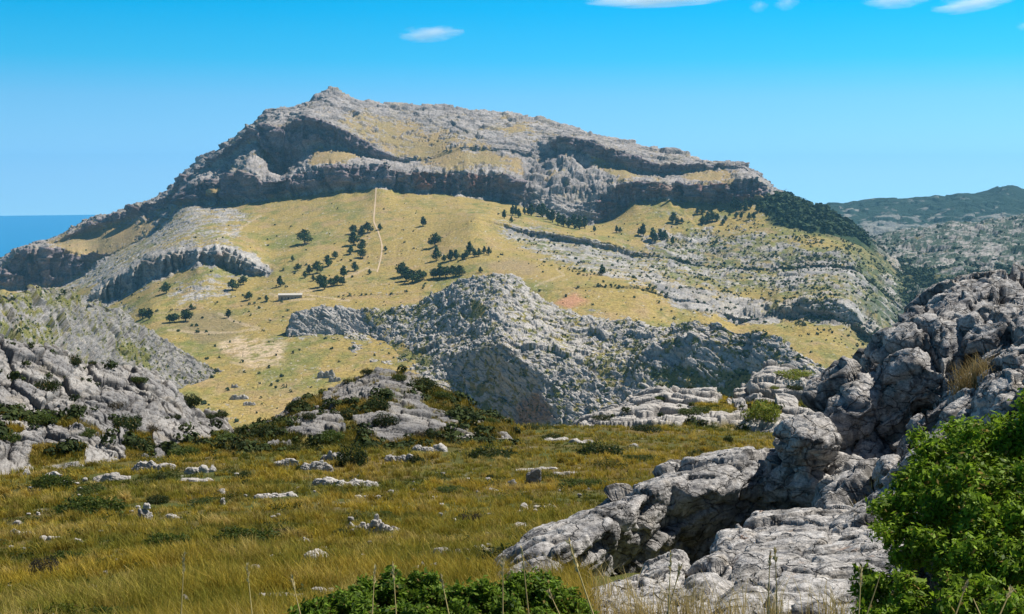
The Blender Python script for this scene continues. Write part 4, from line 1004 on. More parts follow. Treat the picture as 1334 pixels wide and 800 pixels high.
for Wg, (qx, qy), mm, n_, den, lab in ((*SL_K, 750, .9, 'dark heathy scrub among the rocks of the knoll'), (*SL_L, 420, .25, 'low dark scrub in the cracks of the left rock slope'), (*SL_P, 300, .3, 'low scrub among the whitish rocks beyond the meadow')):
    wt = ((qx > -20) & (qx < 1340) & (qy > 430) & (qy < 612)) * (sstep(.75, .2, mm) + .05) * (.04 + sstep(.02, .3, fbm(Wg, 2.2, 3, .6, off=220)))
    P, _, _ = sample_surface(Wg, wt, n_)
    blob_stuff('scrub', P, .22 + .6 * g.random(len(P)) ** 2, lab, C3(.018, .030, .010), C3(.065, .085, .02), 46, squash=.6)
fz = poly_mask(mpx, mpy, [(985, 268), (1000, 258), (1013, 254), (1050, 262), (1112, 293), (1128, 308), (1060, 306), (1010, 292)], 2) * inb
P, _, _ = sample_surface(W2, fz, 1500)
blob_stuff('woodland', P, 6 + 5 * g.random(len(P)), 'dark green wood on the shoulder below the last cliff', C3(.014, .034, .014), C3(.035, .065, .022), 14, squash=1.2)

# ---- bushes on the near ground
def bush_proto(k):
    g = np.random.default_rng(70 + k)
    spec = [dict(c1=C3(.012, .024, .008), c2=C3(.06, .085, .02), flat=.6, n=1900, size=.05),      # dark evergreen cushion
            dict(c1=C3(.03, .05, .010), c2=C3(.12, .16, .03), flat=.45, n=1700, size=.05),          # green low mat
            dict(c1=C3(.035, .028, .018), c2=C3(.10, .085, .05), flat=.65, n=1200, size=.045),      # dry brown
            dict(c1=C3(.08, .11, .012), c2=C3(.26, .28, .04), flat=.5, n=1700, size=.05)][k]        # yellow green
    cs, rr = [(0, 0, .25)], [.55]
    for j in range(9):
        a = j / 9 * 6.28 + g.random() * .6; q = .45 + .25 * g.random()
        cs.append((q * math.cos(a), q * math.sin(a), .12 + .25 * g.random())); rr.append(.26 + .18 * g.random())
    V, F, c = leaf_cloud(cs, rr, spec['n'], spec['size'], spec['c1'], spec['c2'], 80 + k, flat=spec['flat'], shell=.35, aspect=.5, up=.5)
    fo = np_mesh('foliage', V, F, c, smooth=False); fo.materials.append(M_LEAF)
    br = [([(0, 0, -.15), (x_ * .4, y_ * .4, z_ * .5), (x_, y_, z_)], [.03, .02, .008]) for x_, y_, z_ in cs[1:7]]
    st = tube_mesh('stem', br, 4); st.materials.append(M_BARK)
    return fo, st
FOOT = []
BP = [bush_proto(k) for k in range(4)]
def place_bush(x, y, wpx, k, label, group=None, tall=1.0, cat='bush', depth=1.0, only=None):
    p = ground_hit(x, y, only)
    for dy in range(2, 40, 2):                     # crest bushes root on the near rock, not on the valley behind it
        if p is not None and math.hypot(p.x, p.y) < 200: break
        p = ground_hit(x, y + dy, only)
    if p is None: return None
    r = math.hypot(p.x, p.y); s = wpx * r / FPX * .64; FOOT.append((p.x, p.y, s * .8, s * .8 * depth))
    e = empty('bush', p - Vector((0, 0, .05 * s))); e.rotation_euler.z = g_.random() * 6.28 if depth == 1 else g_.uniform(-.3, .3)
    e.scale = (s, s * depth, s * tall * 1.35); tag(e, label, cat, group)
    for nm, me in (('foliage', BP[k][0]), ('stem', BP[k][1])):
        o = bpy.data.objects.new(nm, me); col.objects.link(o); o.parent = e
    return e
GS, GK = 'dark bushes on the left rock slope', 'bushes on the broken knoll'
for a in [(95, 474, 24, 0, 'dark bush on the crest of the left rock slope, largest along the top', GS), (60, 506, 30, 0, 'flat dark bush high on the left rock slope below the crest', GS),
          (152, 532, 20, 2, 'brownish bush in the bare middle of the left rock slope', GS), (182, 499, 22, 1, 'olive bush just under the pale crest step of the left rock slope', GS),
          (248, 524, 30, 0, 'dark ragged bush on the falling crest of the left rock slope', GS), (289, 536, 18, 0, 'round bush standing against the golden valley, left of a pair', GS),
          (313, 551, 18, 0, 'round bush at the saddle between the left rock slope and the knoll', GS), (163, 556, 34, 0, 'wide dark bush low in the middle of the left rock slope', GS),
          (52, 553, 36, 1, 'long olive bush on the grassy ledge of the left rock slope', GS), (5, 536, 22, 0, 'dark bush cut by the left edge of the frame on the rock slope', GS),
          (112, 568, 24, 1, 'green bush on the lower left rock slope beside tumbled blocks', GS), (180, 588, 38, 0, 'large dark bush at the right foot of the left rock slope', GS),
          (240, 596, 36, 1, 'wide green bush in the dip between rock slope and knoll', GS), (15, 575, 30, 1, 'low olive bush near the left edge at the foot of the rock slope', GS),
          (272, 545, 16, 0, 'small dark bush among cracks near the right tip of the rock slope', GS), (120, 452, 10, 0, 'tiny dark bush on the very crest of the left rock slope', GS), (200, 562, 18, 2, 'brown bush in a crack of the lower rock slope', GS),
          (230, 545, 14, 0, 'small dark bush in a dark crack right of the bare slab', GS),
          (390, 533, 30, 0, 'dark bush on the left shoulder of the knoll against the golden valley', GK), (402, 545, 18, 0, 'small bush tucked right under the shoulder bush of the knoll', GK),
          (492, 532, 34, 0, 'dark bush in the middle hollow of the knoll', GK), (478, 484, 16, 0, 'small dark bush on top of the knoll left of the summit', GK), (550, 506, 34, 0, 'dark green bush on the right shoulder of the knoll top', GK),
          (575, 520, 28, 1, 'green bush on the falling right side of the knoll', GK), (604, 545, 34, 0, 'big dark bush near the right end of the knoll', GK), (500, 552, 34, 0, 'broad dark bush under the hollow of the knoll', GK),
          (450, 545, 30, 0, 'dark bush between two rock ribs of the knoll', GK), (350, 568, 40, 0, 'low dark bush along the left flank of the knoll', GK), (300, 582, 40, 1, 'long olive bush running down the left flank of the knoll', GK),
          (430, 575, 36, 1, 'olive mat below the middle of the knoll', GK), (545, 571, 22, 2, 'brown bush at the right foot of the knoll', GK), (640, 552, 20, 1, 'small green bush at the right tip of the knoll', GK), (520, 495, 18, 1, 'green tuft bush just right of the knoll summit', GK)]:
    place_bush(*a)
GM = 'bushes in the meadow'
for x, y, w_, k, l, tall in [(461, 606, 38, 0, 'dark bushy shrub like a small round tree in front of the knoll', 1.6), (562, 573, 22, 0, 'dark pointed bush at the foot of the knoll beside a pale ledge', 1.5), (541, 604, 22, 0, 'round dark bush right of the small tree-like shrub', 1.3),
        (208, 625, 16, 0, 'small dark bush above the capped boulder', 1), (207, 655, 26, 0, 'dark round bush upper left of the round white stone', 1), (68, 638, 48, 1, 'green mat with a dark left end near the upper left of the meadow', 1),
        (117, 672, 78, 1, 'wide low green mat left of the capped boulder', .8), (158, 678, 16, 0, 'small dark bush at the right end of the wide green mat', 1.3), (216, 712, 54, 1, 'low dark green mat in the middle left of the meadow', .8),
        (319, 708, 84, 1, 'longest low green mat stretching across the centre left of the meadow', .6), (88, 732, 42, 1, 'dull green mat below the flat white rocks on the left', .8), (132, 736, 26, 1, 'small green mat right of the dull green one', .8),
        (172, 745, 30, 1, 'short dark mat above the bare stone spot', .8), (60, 752, 44, 2, 'dark dry leafless looking bush near the lower left corner', 1.3), (385, 760, 26, 0, 'dark bush low in the meadow left of the big bottom shrub', 1.1),
        (371, 696, 20, 2, 'brown bush left of the white stone heap', 1), (68, 812, 66, 3, 'bright green plant at the bottom left corner', .9), (145, 812, 66, 1, 'green shrub cut by the bottom edge left', .8), (10, 810, 30, 1, 'green shrub in the lower left corner edge', .8),
        (319, 624, 24, 0, 'dark bush on a pale rock left of centre under the knoll', 1), (99, 700, 14, 0, 'small dark bush above two flat white rocks', 1.4), (6, 652, 14, 0, 'dark bush touching the left edge of the meadow', 1.2),
        (615, 682, 32, 2, 'dark brown thorny cushion alone in the middle of the meadow', 1.1), (635, 596, 62, 0, 'wide dark green mat in the upper middle of the meadow', .6), (777, 592, 56, 0, 'wide dark mat in the upper meadow near the pale outcrop', .7),
        (655, 742, 104, 0, 'large dark green juniper mat beside the lower end of the long ledge', .7), (949, 578, 13, 0, 'narrow upright dark bush at the far right of the meadow edge', 2.2), (908, 596, 22, 0, 'dark bush below the upright one at the right meadow edge', 1.2),
        (902, 557, 14, 1, 'small green bush against the pale outcrop', 1.2), (922, 559, 10, 1, 'tiny green bush right of the one against the pale outcrop', 1.2), (639, 623, 12, 0, 'tiny dark bush above the standing dark boulder', 1),
        (757, 634, 64, 1, 'low dull green mat right of the dark boulder', .4), (935, 606, 46, 1, 'green mat beside the crest of the long ledge', .7), (446, 698, 28, 0, 'dark mat touching the left end of the white stone heap', .8),
        (375, 694, 18, 0, 'dark tuft bush left of the mat by the stone heap', 1), (503, 671, 15, 1, 'small green bush just behind the white stone heap', 1), (390, 612, 12, 0, 'small dark bush between pale ledges under the knoll', 1.2),
        (322, 630, 14, 0, 'little dark bush below the bush on pale rock', 1), (720, 572, 30, 0, 'dark mat on the far rim of the meadow', .6), (690, 560, 24, 0, 'small dark mat on the far rim left of its neighbour', .7), (840, 562, 40, 0, 'flat dark mat at the foot of the pale outcrop', .5),
        (590, 640, 40, 1, 'dull green mat in the middle of the meadow', .4), (830, 600, 50, 1, 'dull green mat in the right upper meadow', .4), (120, 640, 40, 1, 'dull green mat right of the upper left mat', .5), (270, 655, 40, 1, 'pale green mat between two white stones', .4)]:
    place_bush(x, y, w_, k, l, GM, tall, depth=.6 if w_ > 40 else 1)
GP = 'bushes on the pale outcrop'
for x, y, w_, k, l, tall in [(1031, 490, 44, 3, 'smooth bright green cushion on top of the pale outcrop', .5), (994, 545, 46, 3, 'bright green bush in the hollow of the pale outcrop', 1.2), (1038, 508, 16, 0, 'small dark green bush below the cushion on the pale outcrop', 1),
        (1060, 530, 26, 3, 'yellow green bush left of the boulder on the pale outcrop', 1), (1082, 526, 30, 3, 'yellowish bush beside the crag at the right end of the pale outcrop', 1), (905, 538, 40, 1, 'green grassy mat in the saddle of the pale outcrop', .5),
        (785, 545, 24, 0, 'dark mat low on the left part of the pale outcrop', .5), (860, 520, 14, 1, 'small green tuft near the top of the left pale outcrop', .8), (1010, 507, 12, 3, 'tiny yellow green tuft in the middle of the pale outcrop', .8)]:
    place_bush(x, y, w_, k, l, GP, tall)

# ---- the two big green bushes close to the camera
def near_bush(name, label, lobes, n, clump, size, c1, c2, seed, stems):
    ctr = at(*np.array([(l[0], l[1], l[3]) for l in lobes], float).T)
    rad = np.array([l[2] * l[3] / FPX for l in lobes])
    org = ctr.mean(0); org[2] = ctr[:, 2].min() - .3
    g = np.random.default_rng(seed + 7); dd = g.normal(size=(len(ctr), 6, 3)); dd[..., 2] = np.abs(dd[..., 2]) * .8; dd /= np.linalg.norm(dd, axis=2, keepdims=True)
    C2 = (ctr[:, None] + dd * rad[:, None, None] * (.75 + .45 * g.random((len(ctr), 6, 1)))).reshape(-1, 3); R2 = np.repeat(rad, 6) * (.22 + .2 * g.random(len(ctr) * 6))
    C3_, R3 = np.concatenate([ctr, C2]), np.concatenate([rad * .85, R2])
    V, F, c = leaf_cloud(C3_ - org, R3, n, size, c1, c2, seed, flat=.95, shell=.35, aspect=.42, clump=clump, clump_r=size * 1.1, up=.45)
    for q, rr_ in zip(ctr, rad): FOOT.append((q[0], q[1], rr_, rr_))
    e = empty(name, org); tag(e, label, 'bush')
    link('foliage', np_mesh('foliage', V, F, c, smooth=False), M_LEAF, e)
    br = []
    for q in ctr - org:
        b0 = Vector((q[0] * .15, q[1] * .15, -.2)); q = Vector(q)
        br.append(([b0, b0.lerp(q, .5) + Vector((0, 0, -.05)), q], [.02, .012, .004]))
    link('stem', tube_mesh('stem', br, 5), M_BARK, e)
    return e
near_bush('bush', 'dense bright green leafy bush filling the bottom right corner in front of the rocks',
    [(1225, 592, 36, 7.7), (1262, 606, 38, 7.5), (1200, 640, 34, 7.5), (1172, 668, 32, 7.3), (1312, 580, 40, 7.7), (1352, 590, 50, 7.7), (1225, 660, 45, 7.2), (1285, 665, 50, 7.0), (1345, 670, 55, 7.0), (1185, 715, 38, 7.0),
     (1250, 725, 45, 6.8), (1310, 740, 55, 6.5), (1370, 740, 60, 6.5), (1145, 775, 32, 6.8), (1195, 800, 40, 6.4), (1260, 800, 45, 6.2), (1330, 820, 50, 6.0), (1125, 815, 26, 6.6), (1390, 640, 50, 7.0), (1160, 840, 40, 6.2), (1230, 860, 50, 6.0), (1300, 870, 50, 5.8)],
    6500, 12, .018, C3(.022, .06, .006), C3(.30, .44, .030), 91, 8)
near_bush('bush', 'low bright green bush along the bottom edge in the middle below the long ledge',
    [(400, 809, 21, 7.7), (430, 799, 23, 7.6), (462, 791, 25, 7.6), (492, 783, 25, 7.7), (515, 775, 25, 7.7), (540, 777, 25, 7.7), (570, 785, 25, 7.6), (602, 789, 25, 7.5), (632, 785, 25, 7.5), (662, 777, 25, 7.6), (690, 769, 25, 7.6), (715, 773, 23, 7.6),
     (738, 785, 21, 7.6), (756, 801, 17, 7.6), (420, 827, 27, 7.3), (480, 822, 31, 7.2), (540, 819, 31, 7.2), (600, 822, 31, 7.2), (660, 817, 31, 7.2), (710, 819, 29, 7.3)],
    4600, 12, .018, C3(.02, .06, .008), C3(.28, .42, .035), 93, 8)
# ------------------------------------------------------------------ meadow rocks
def ico(sub):
    bm = bmesh.new(); bmesh.ops.create_icosphere(bm, subdivisions=sub, radius=1)
    V = np.array([v.co[:] for v in bm.verts]); F = np.array([[v.index for v in f.verts] for f in bm.faces]); bm.free()
    return V, F
ICO5 = ico(5); ICO3 = ico(3)
def rock_shape(seed, w, h, d, s=1.0, rough=1.0):
    """one weathered stone, w x d x h metres, flat-bottomed"""
    V, F = ICO5; g = np.random.default_rng(seed)
    P = np.sign(V) * np.abs(V) ** .72; P[:, 2] = np.maximum(P[:, 2], -.3)
    for _ in range(9):                       # planar breaks
        n = g.normal(size=3); n[2] = abs(n[2]) * .8; n /= np.linalg.norm(n)
        c = .62 + .25 * g.random(); q = P @ n; P = P - np.where(q > c, (q - c) * .85, 0)[:, None] * n
    P = P * np.array([w / 2, d / 2, h])
    m = min(w, d, 2 * h)
    P = P * (1 + .18 * fbm(P + seed * 7.7, m * .9, 3))[:, None]
    b1, k1 = blocks(P + seed * 3.3, (m * .55, m * .5, m * .3), .3, 1.2, .3); b2, k2 = blocks(P + seed, (m * .2, m * .2, m * .12), .2, 1.2, .3)
    nn_ = V / np.linalg.norm(V, axis=1, keepdims=True)
    P = P + nn_ * (m * rough * (.05 * b1 + .028 * b2 - .06 * k1 - .03 * k2))[:, None]
    cc = rock_cover(P + seed * 11, m * .35, .85, crack=np.clip(k1 + k2, 0, 1))
    return P, F, cc
M_STONE = terrain_mat('meadow_limestone', .03, .28, .6, .025, crack=.4)
RS = [300]
def place_rock(x, y, wpx, hpx, label, tone=1.0, parts=None, name='rock', cat='rock', group='pale rocks in the meadow', rough=1.0, dr=.7):
    """y = where its foot meets the grass"""
    p = ground_hit(x, y)
    if p is None: return
    r = math.hypot(p.x, p.y); k = r / FPX; RS[0] += 1; FOOT.append((p.x, p.y, wpx * k * .5, max(wpx * k * .4, .3)))
    Vs, Fs, Cs, n = [], [], [], 0
    for (dx, dy, w_, h_, *dz) in (parts or [(0, 0, wpx, hpx)]):
        P, F, cc = rock_shape(RS[0] * 3 + len(Vs), w_ * k, h_ * k, w_ * k * dr, rough=rough)
        P = P + np.array([dx * k, dy * k, (dz[0] * k if dz else 0) - .01])
        Vs.append(P); Fs.append(F + n); Cs.append(cc * tone); n += len(P)
    o = link(name, np_mesh(name, np.concatenate(Vs), np.concatenate(Fs), np.concatenate(Cs), nper=3), M_STONE)
    o.location = p; o.rotation_euler.z = random.uniform(-.2, .2)
    return tag(o, label, cat, group)
gh = random.Random(9)
heap = []
for i in range(70):                            # broken stones, piled to a blunt peak
    u = gh.uniform(-31, 31); env = 27 * max(0, 1 - abs(u - 3) / 31) ** .8
    heap.append((u, gh.uniform(-9, 9), gh.uniform(6, 13), gh.uniform(5, 9), env * gh.uniform(0, .85)))
place_rock(487, 697, 60, 30, 'heap of broken white stones rising to a point in the middle of the meadow', 1.1, heap, 'rock_heap', 'rock heap', None, 1.3)
place_rock(458, 689, 16, 10, 'small pale stone just left of the white heap', 1.0)
def ledge(L, h, n, s):
    out = []
    for i in range(n):
        w_ = max(gh.uniform(.25, .45) * L, 1.9 * L / n); u = -L / 2 + (i + .5) * L / n + gh.uniform(-.1, .1) * L / n
        out.append((u * .8, gh.uniform(-.08, .08) * w_, w_, gh.uniform(.5, 1.0) * h))
    return out
b = place_rock(189, 677, 20, 18, 'squat grey boulder with a small white stone on its top', .75, name='boulder', cat='boulder', group=None)
c = place_rock(191, 662, 9, 5, 'small white stone lying on top of the squat grey boulder', 1.25, group=None)
if b and c: c.location = b.location + Vector((.05, .0, 17 * math.hypot(b.location.x, b.location.y) / FPX))
place_rock(695, 629, 24, 24, 'upright dark grey boulder in the upper middle of the meadow', .55, name='boulder', cat='boulder', group=None)
for a in [(26, 698, 46, 9, 'flat white rock at the left edge of the meadow', 1.1, 4), (66, 704, 26, 7, 'flat white rock right of the one at the left edge', 1.1, 3), (100, 709, 15, 8, 'small white stone below a dark tuft on the left', 1.1, 1),
          (412, 728, 34, 12, 'low white triangular stone left of the bottom middle', 1.15, 1), (360, 648, 58, 9, 'long pale ledge of rock left of centre', 1.1, 7), (450, 632, 92, 11, 'longest pale rock ledge below the small round shrub', 1.05, 11),
          (480, 651, 40, 9, 'pale ledge split in two humps above the white heap', 1.05, 4), (372, 606, 32, 12, 'pale hump of rock in the grass below the knoll', 1.0, 3), (412, 612, 46, 16, 'tilted pale rocks stepping up to the small round shrub', 1.0, 6),
          (432, 600, 30, 14, 'pale blocks just left of the small round shrub', 1.0, 4), (520, 602, 44, 14, 'pale rocks between the round shrub and the round dark bush', 1.0, 5), (560, 588, 46, 12, 'pale ledge below the pointed dark bush', 1.0, 5), (590, 572, 60, 8, 'thin pale ledge at the right foot of the knoll', 1.0, 6),
          (290, 657, 10, 13, 'round white stone standing in the grass', 1.1, 1), (288, 642, 12, 6, 'small pale stone above the round white stone', 1.1, 1), (148, 625, 44, 12, 'tilted grey slab of rock at the foot of the left rock slope', .85, 3),
          (200, 611, 54, 13, 'row of pale rocks right of the tilted grey slab', 1.0, 7), (262, 615, 44, 11, 'small pale pile of rocks under the knoll left end', 1.05, 7), (258, 626, 46, 4, 'thin pale ledge under that small pile', 1.0, 4), (35, 619, 14, 9, 'pale pointed stone in the upper left meadow', 1.0, 1),
          (68, 621, 18, 11, 'white stone right of the pale pointed stone', 1.1, 2), (666, 634, 17, 11, 'grey stone left of the upright dark boulder', .7, 1), (700, 612, 56, 5, 'flat pale ledge behind the upright dark boulder', 1.0, 5), (645, 640, 22, 5, 'low pale stone left below the dark boulder', 1.0, 2),
          (738, 618, 34, 5, 'thin pale ledge right of the upright dark boulder', 1.0, 4), (683, 666, 17, 12, 'small white block left of a pair in the right meadow', 1.05, 1), (711, 663, 30, 9, 'pale broken stones right of the small white block', 1.05, 3), (677, 685, 22, 5, 'low pale stone half sunk in the grass near the long ledge', 1.0, 1),
          (553, 752, 36, 30, 'rough grey rock at the upper left of the big bottom bush', .9, 4), (576, 722, 26, 18, 'pale yellowish rock behind the rough grey one', 1.05, 3), (602, 724, 26, 14, 'pale lumpy rock in the middle of a short row', 1.0, 3), (626, 722, 30, 16, 'rounded pale rocks at the right end of the short row', 1.0, 3),
          (640, 775, 80, 16, 'row of white jagged rocks between the green bush and the long ledge', 1.05, 11), (603, 790, 40, 16, 'white rocks poking out of the left part of the bottom bush', 1.05, 5), (757, 577, 32, 6, 'pale flat rock near the far rim of the meadow', 1.05, 3), (722, 573, 32, 4, 'thin pale rock on the far rim left of the flat one', 1.05, 3),
          (826, 582, 16, 5, 'small pale stone in the far right meadow', 1.05, 1), (330, 744, 22, 10, 'dull pinkish stone low in the centre left', .85, 1), (425, 776, 34, 14, 'pale rock beside the left end of the bottom bush', 1.0, 2), (365, 776, 66, 7, 'long low rock edge near the bottom left of the bush', .9, 6),
          (66, 778, 32, 12, 'pale straw coloured rock near the lower left corner', .95, 2), (243, 788, 16, 14, 'pinkish stone at the bottom left', .85, 1), (122, 768, 18, 8, 'grey white stone right of the lower left dry bush', 1.0, 1), (24, 683, 14, 6, 'small grey stone above the flat rock at the left edge', .9, 1),
          (50, 671, 6, 5, 'tiny white stone near the wide green mat', 1.1, 1), (155, 688, 14, 7, 'white stone left below the capped boulder', 1.1, 1), (225, 675, 18, 7, 'thin bent white stone right of the capped boulder', 1.1, 2), (172, 803, 80, 5, 'pale bare rock along the bottom edge on the left', 1.0, 5),
          (398, 705, 12, 6, 'pale stone between the brown bush and the heap', 1.0, 1), (566, 650, 14, 5, 'half hidden pale stone right of the two-humped ledge', 1.0, 1), (700, 724, 12, 8, 'pale stone against the top of the long ledge', 1.0, 1), (770, 686, 20, 6, 'pale stone lying in grass by the long ledge crest', 1.0, 1)]:
    x, y, w_, h_, l, t, n = a
    place_rock(x, y, w_, h_, l, t, None if n == 1 else ledge(w_, h_, n, 0), group='pale rocks in the meadow')
# rocks on the golden slopes of the valley
for x, y, w_, h_, l in [(425, 492, 22, 12, 'grey rocks in the golden valley left of the karst hill'), (436, 497, 16, 9, 'low grey rock beside the grey rocks in the valley'), (312, 520, 24, 7, 'long grey rock lying in the golden valley floor'), (325, 528, 16, 6, 'grey rock below the long one on the valley floor'),
        (306, 505, 10, 5, 'small pale rock on the golden valley floor')]:
    place_rock(x, y, w_, h_, l, .95, ledge(w_, h_, 6, 0), group=None, rough=1.5)

# small stones and low herbs nobody could count
g = np.random.default_rng(101)
def meadow_points(n, y0=552, y1=800):
    yy = g.uniform(y0, y1, n); aa = np.arctan((g.uniform(-30, 1364, n) - 667) / FPX)
    rg = np.linspace(6, 100, 400); zg = np.interp(rg, pr[:, 0], pr[:, 1]); yg = 400 + FPX * np.tan(np.arctan(-zg / rg) - PITCH)
    o_ = np.argsort(yg); rr = np.interp(yy, yg[o_], rg[o_]); X, Y = np.sin(aa) * rr, np.cos(aa) * rr
    P = np.stack([X, Y, meadow_z(X, Y)], -1)
    return P[~((rr < 18) & (np.degrees(aa) > 3))]
P = meadow_points(190); Vs, Fs, Cs, n = [], [], [], 0
for i, q in enumerate(P):
    r = math.hypot(q[0], q[1]); V, F = ICO3; s = g.uniform(.8, 5.0) * r / FPX * .6 + .02
    D = np.sign(V) * np.abs(V) ** .75 * (1 + .35 * perlin(V * 1.3 + i * 3.1))[:, None] * np.array([s, s * .8, s * g.uniform(.4, .9)])
    Vs.append(D + q + np.array([0, 0, s * .25 + .05])); Fs.append(F + n); n += len(V); Cs.append(rock_cover(D + i, s * .8, .6) * g.uniform(.55, 1))
    FOOT.append((q[0], q[1], s, s))
tag(link('stones', np_mesh('stones', np.concatenate(Vs), np.concatenate(Fs), np.concatenate(Cs), nper=3), M_STONE), 'small stones scattered through the meadow grass', kind='stuff')
P = meadow_points(420); r = np.hypot(P[:, 0], P[:, 1]); R_ = np.clip(g.uniform(8, 26, len(P)) * r / FPX, .12, .8)
V, F, c = leaf_cloud(P + np.array([0, 0, .04]), R_, 90000, .030, C3(.012, .022, .005), C3(.070, .100, .015), 131, flat=.42, shell=.3, aspect=.5, up=.6)
tag(link('ground_cover', np_mesh('ground_cover', V, F, c, smooth=False), M_LEAF), 'low green herbs and dwarf scrub between the meadow grasses', kind='stuff')

# ------------------------------------------------------------------ long stone building below the clump of trees
def boxm(name, x0, x1, y0, y1, z0, z1, mat, parent, bev=.05):
    bm = bmesh.new(); bmesh.ops.create_cube(bm, size=1)
    bmesh.ops.scale(bm, vec=(x1 - x0, y1 - y0, z1 - z0), verts=bm.verts); bmesh.ops.translate(bm, vec=((x0 + x1) / 2, (y0 + y1) / 2, (z0 + z1) / 2), verts=bm.verts)
    if bev: bmesh.ops.bevel(bm, geom=bm.edges, offset=bev, segments=1, affect='EDGES')
    me = bpy.data.meshes.new(name); bm.to_mesh(me); bm.free()
    return link(name, me, mat, parent)
M_WALL = plain_mat('rubble_stone', (.34, .28, .21), .3, 1.5); M_ROOF = plain_mat('pale_roof', (.52, .48, .42), .15, .6); M_HOLE = plain_mat('opening_shade', (.04, .03, .025), .2, 3)  # M_HOLE: near-black colour painting the shade inside the door and window openings
p = ground_hit(378, 390)
if p:
    k = math.hypot(p.x, p.y) / FPX
    e = empty('stone_building', p); e.rotation_euler.z = .12
    tag(e, 'long low stone building with pale flat roof beside the clump of trees', 'building')
    L = 15 * k; H = 5.2 * k
    boxm('wall', -L, L, 0, 7, -2, H, M_WALL, e)
    bm = bmesh.new()
    vs = [bm.verts.new(v) for v in [(-L - .5, -.6, H), (L + .5, -.6, H), (L + .5, 7.6, H + 1.6), (-L - .5, 7.6, H + 1.6), (-L - .5, -.6, H + .45), (L + .5, -.6, H + .45), (L + .5, 7.6, H + 2.05), (-L - .5, 7.6, H + 2.05)]]
    for f in [(0, 3, 2, 1), (4, 5, 6, 7), (0, 1, 5, 4), (1, 2, 6, 5), (2, 3, 7, 6), (3, 0, 4, 7)]: bm.faces.new([vs[i] for i in f])
    me = bpy.data.meshes.new('roof'); bm.to_mesh(me); bm.free(); link('roof', me, M_ROOF, e)
    for q in (-.7, -.15, .45): boxm('door', q * L - .9, q * L + .9, -.12, .1, -.5, 2.6, M_HOLE, e, 0)
    for q in (-.4, .15, .75): boxm('window', q * L - .6, q * L + .6, -.12, .1, 1.2, 2.4, M_HOLE, e, 0)

# ------------------------------------------------------------------ footpath draped on the slope
def drape(pts, wpx, name, label, lift=.35, n=70):
    pts = np.array(pts, float); s = np.concatenate([[0], np.cumsum(np.hypot(*np.diff(pts, axis=0).T))])
    t = np.linspace(0, s[-1], n); X = np.interp(t, s, pts[:, 0]); Y = np.interp(t, s, pts[:, 1])
    H = [ground_hit(a, b, 'mountain') for a, b in zip(X, Y)]; H = np.array([h for h in H if h is not None])
    H = np.stack([blur(H[:, k], 1.5, 0) for k in range(3)], -1)
    d = np.gradient(H, axis=0); d[:, 2] = 0; d /= np.linalg.norm(d, axis=1, keepdims=True) + 1e-9
    sd = np.stack([-d[:, 1], d[:, 0], 0 * d[:, 0]], -1)
    w_ = wpx * np.linalg.norm(H[:, :2], axis=1) / FPX * (1 + .35 * fbm(H, 18, 2))
    E = [H + sd * (w_ * f)[:, None] for f in (-.5, 0, .5)]
    rows = np.stack(E, 1)
    for i in range(rows.shape[0]):
        for j in range(3):
            ok, loc, *_ = scene.ray_cast(DG, Vector(rows[i, j]) + Vector((0, 0, 60)), Vector((0, 0, -1)))
            if ok: rows[i, j, 2] = loc.z + lift
    sand = plain_mat('path_earth', (.56, .42, .27), .2, .15, bump=0)
    return tag(link(name, np_mesh(name, rows.reshape(-1, 3), grid_faces(rows.shape[0], 3)), sand), label, kind='structure')
drape([(490, 244), (489, 262), (487, 284), (487, 290), (492, 300), (496, 312), (498, 322), (496, 338), (491, 356)], 1.9, 'path', 'pale footpath climbing straight up the golden slope to the cliff')
# ------------------------------------------------------------------ grass
def blades(P, h, w_, lean, g, base, tip):
    """P (n,3) roots; returns two-segment tapering blades"""
    n = len(P); a = g.random(n) * 6.283
    side = np.stack([np.cos(a), np.sin(a), 0 * a], -1)
    b = g.random(n) * 6.283
    ln = np.stack([np.cos(b), np.sin(b), 0 * b], -1) * lean[:, None] + np.array([-.10, -.04, 0])
    up = np.array([0, 0, 1.0])
    p1 = P + up * (h * .55)[:, None] + ln * (h * .3)[:, None]
    p2 = P + up * h[:, None] * (1 - .25 * lean[:, None]) + ln * (h * .95)[:, None]
    s0 = side * w_[:, None] * .5
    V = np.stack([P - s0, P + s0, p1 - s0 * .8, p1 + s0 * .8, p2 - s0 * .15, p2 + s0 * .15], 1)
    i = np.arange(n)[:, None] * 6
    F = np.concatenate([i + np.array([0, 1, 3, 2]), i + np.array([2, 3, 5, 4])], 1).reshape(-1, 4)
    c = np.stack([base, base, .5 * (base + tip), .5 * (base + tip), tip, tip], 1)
    return V.reshape(-1, 3), F, c.reshape(-1, 3)
M_GRASS = leaf_mat('grass_blades', trans=.35, rough=.7, spec=.15)
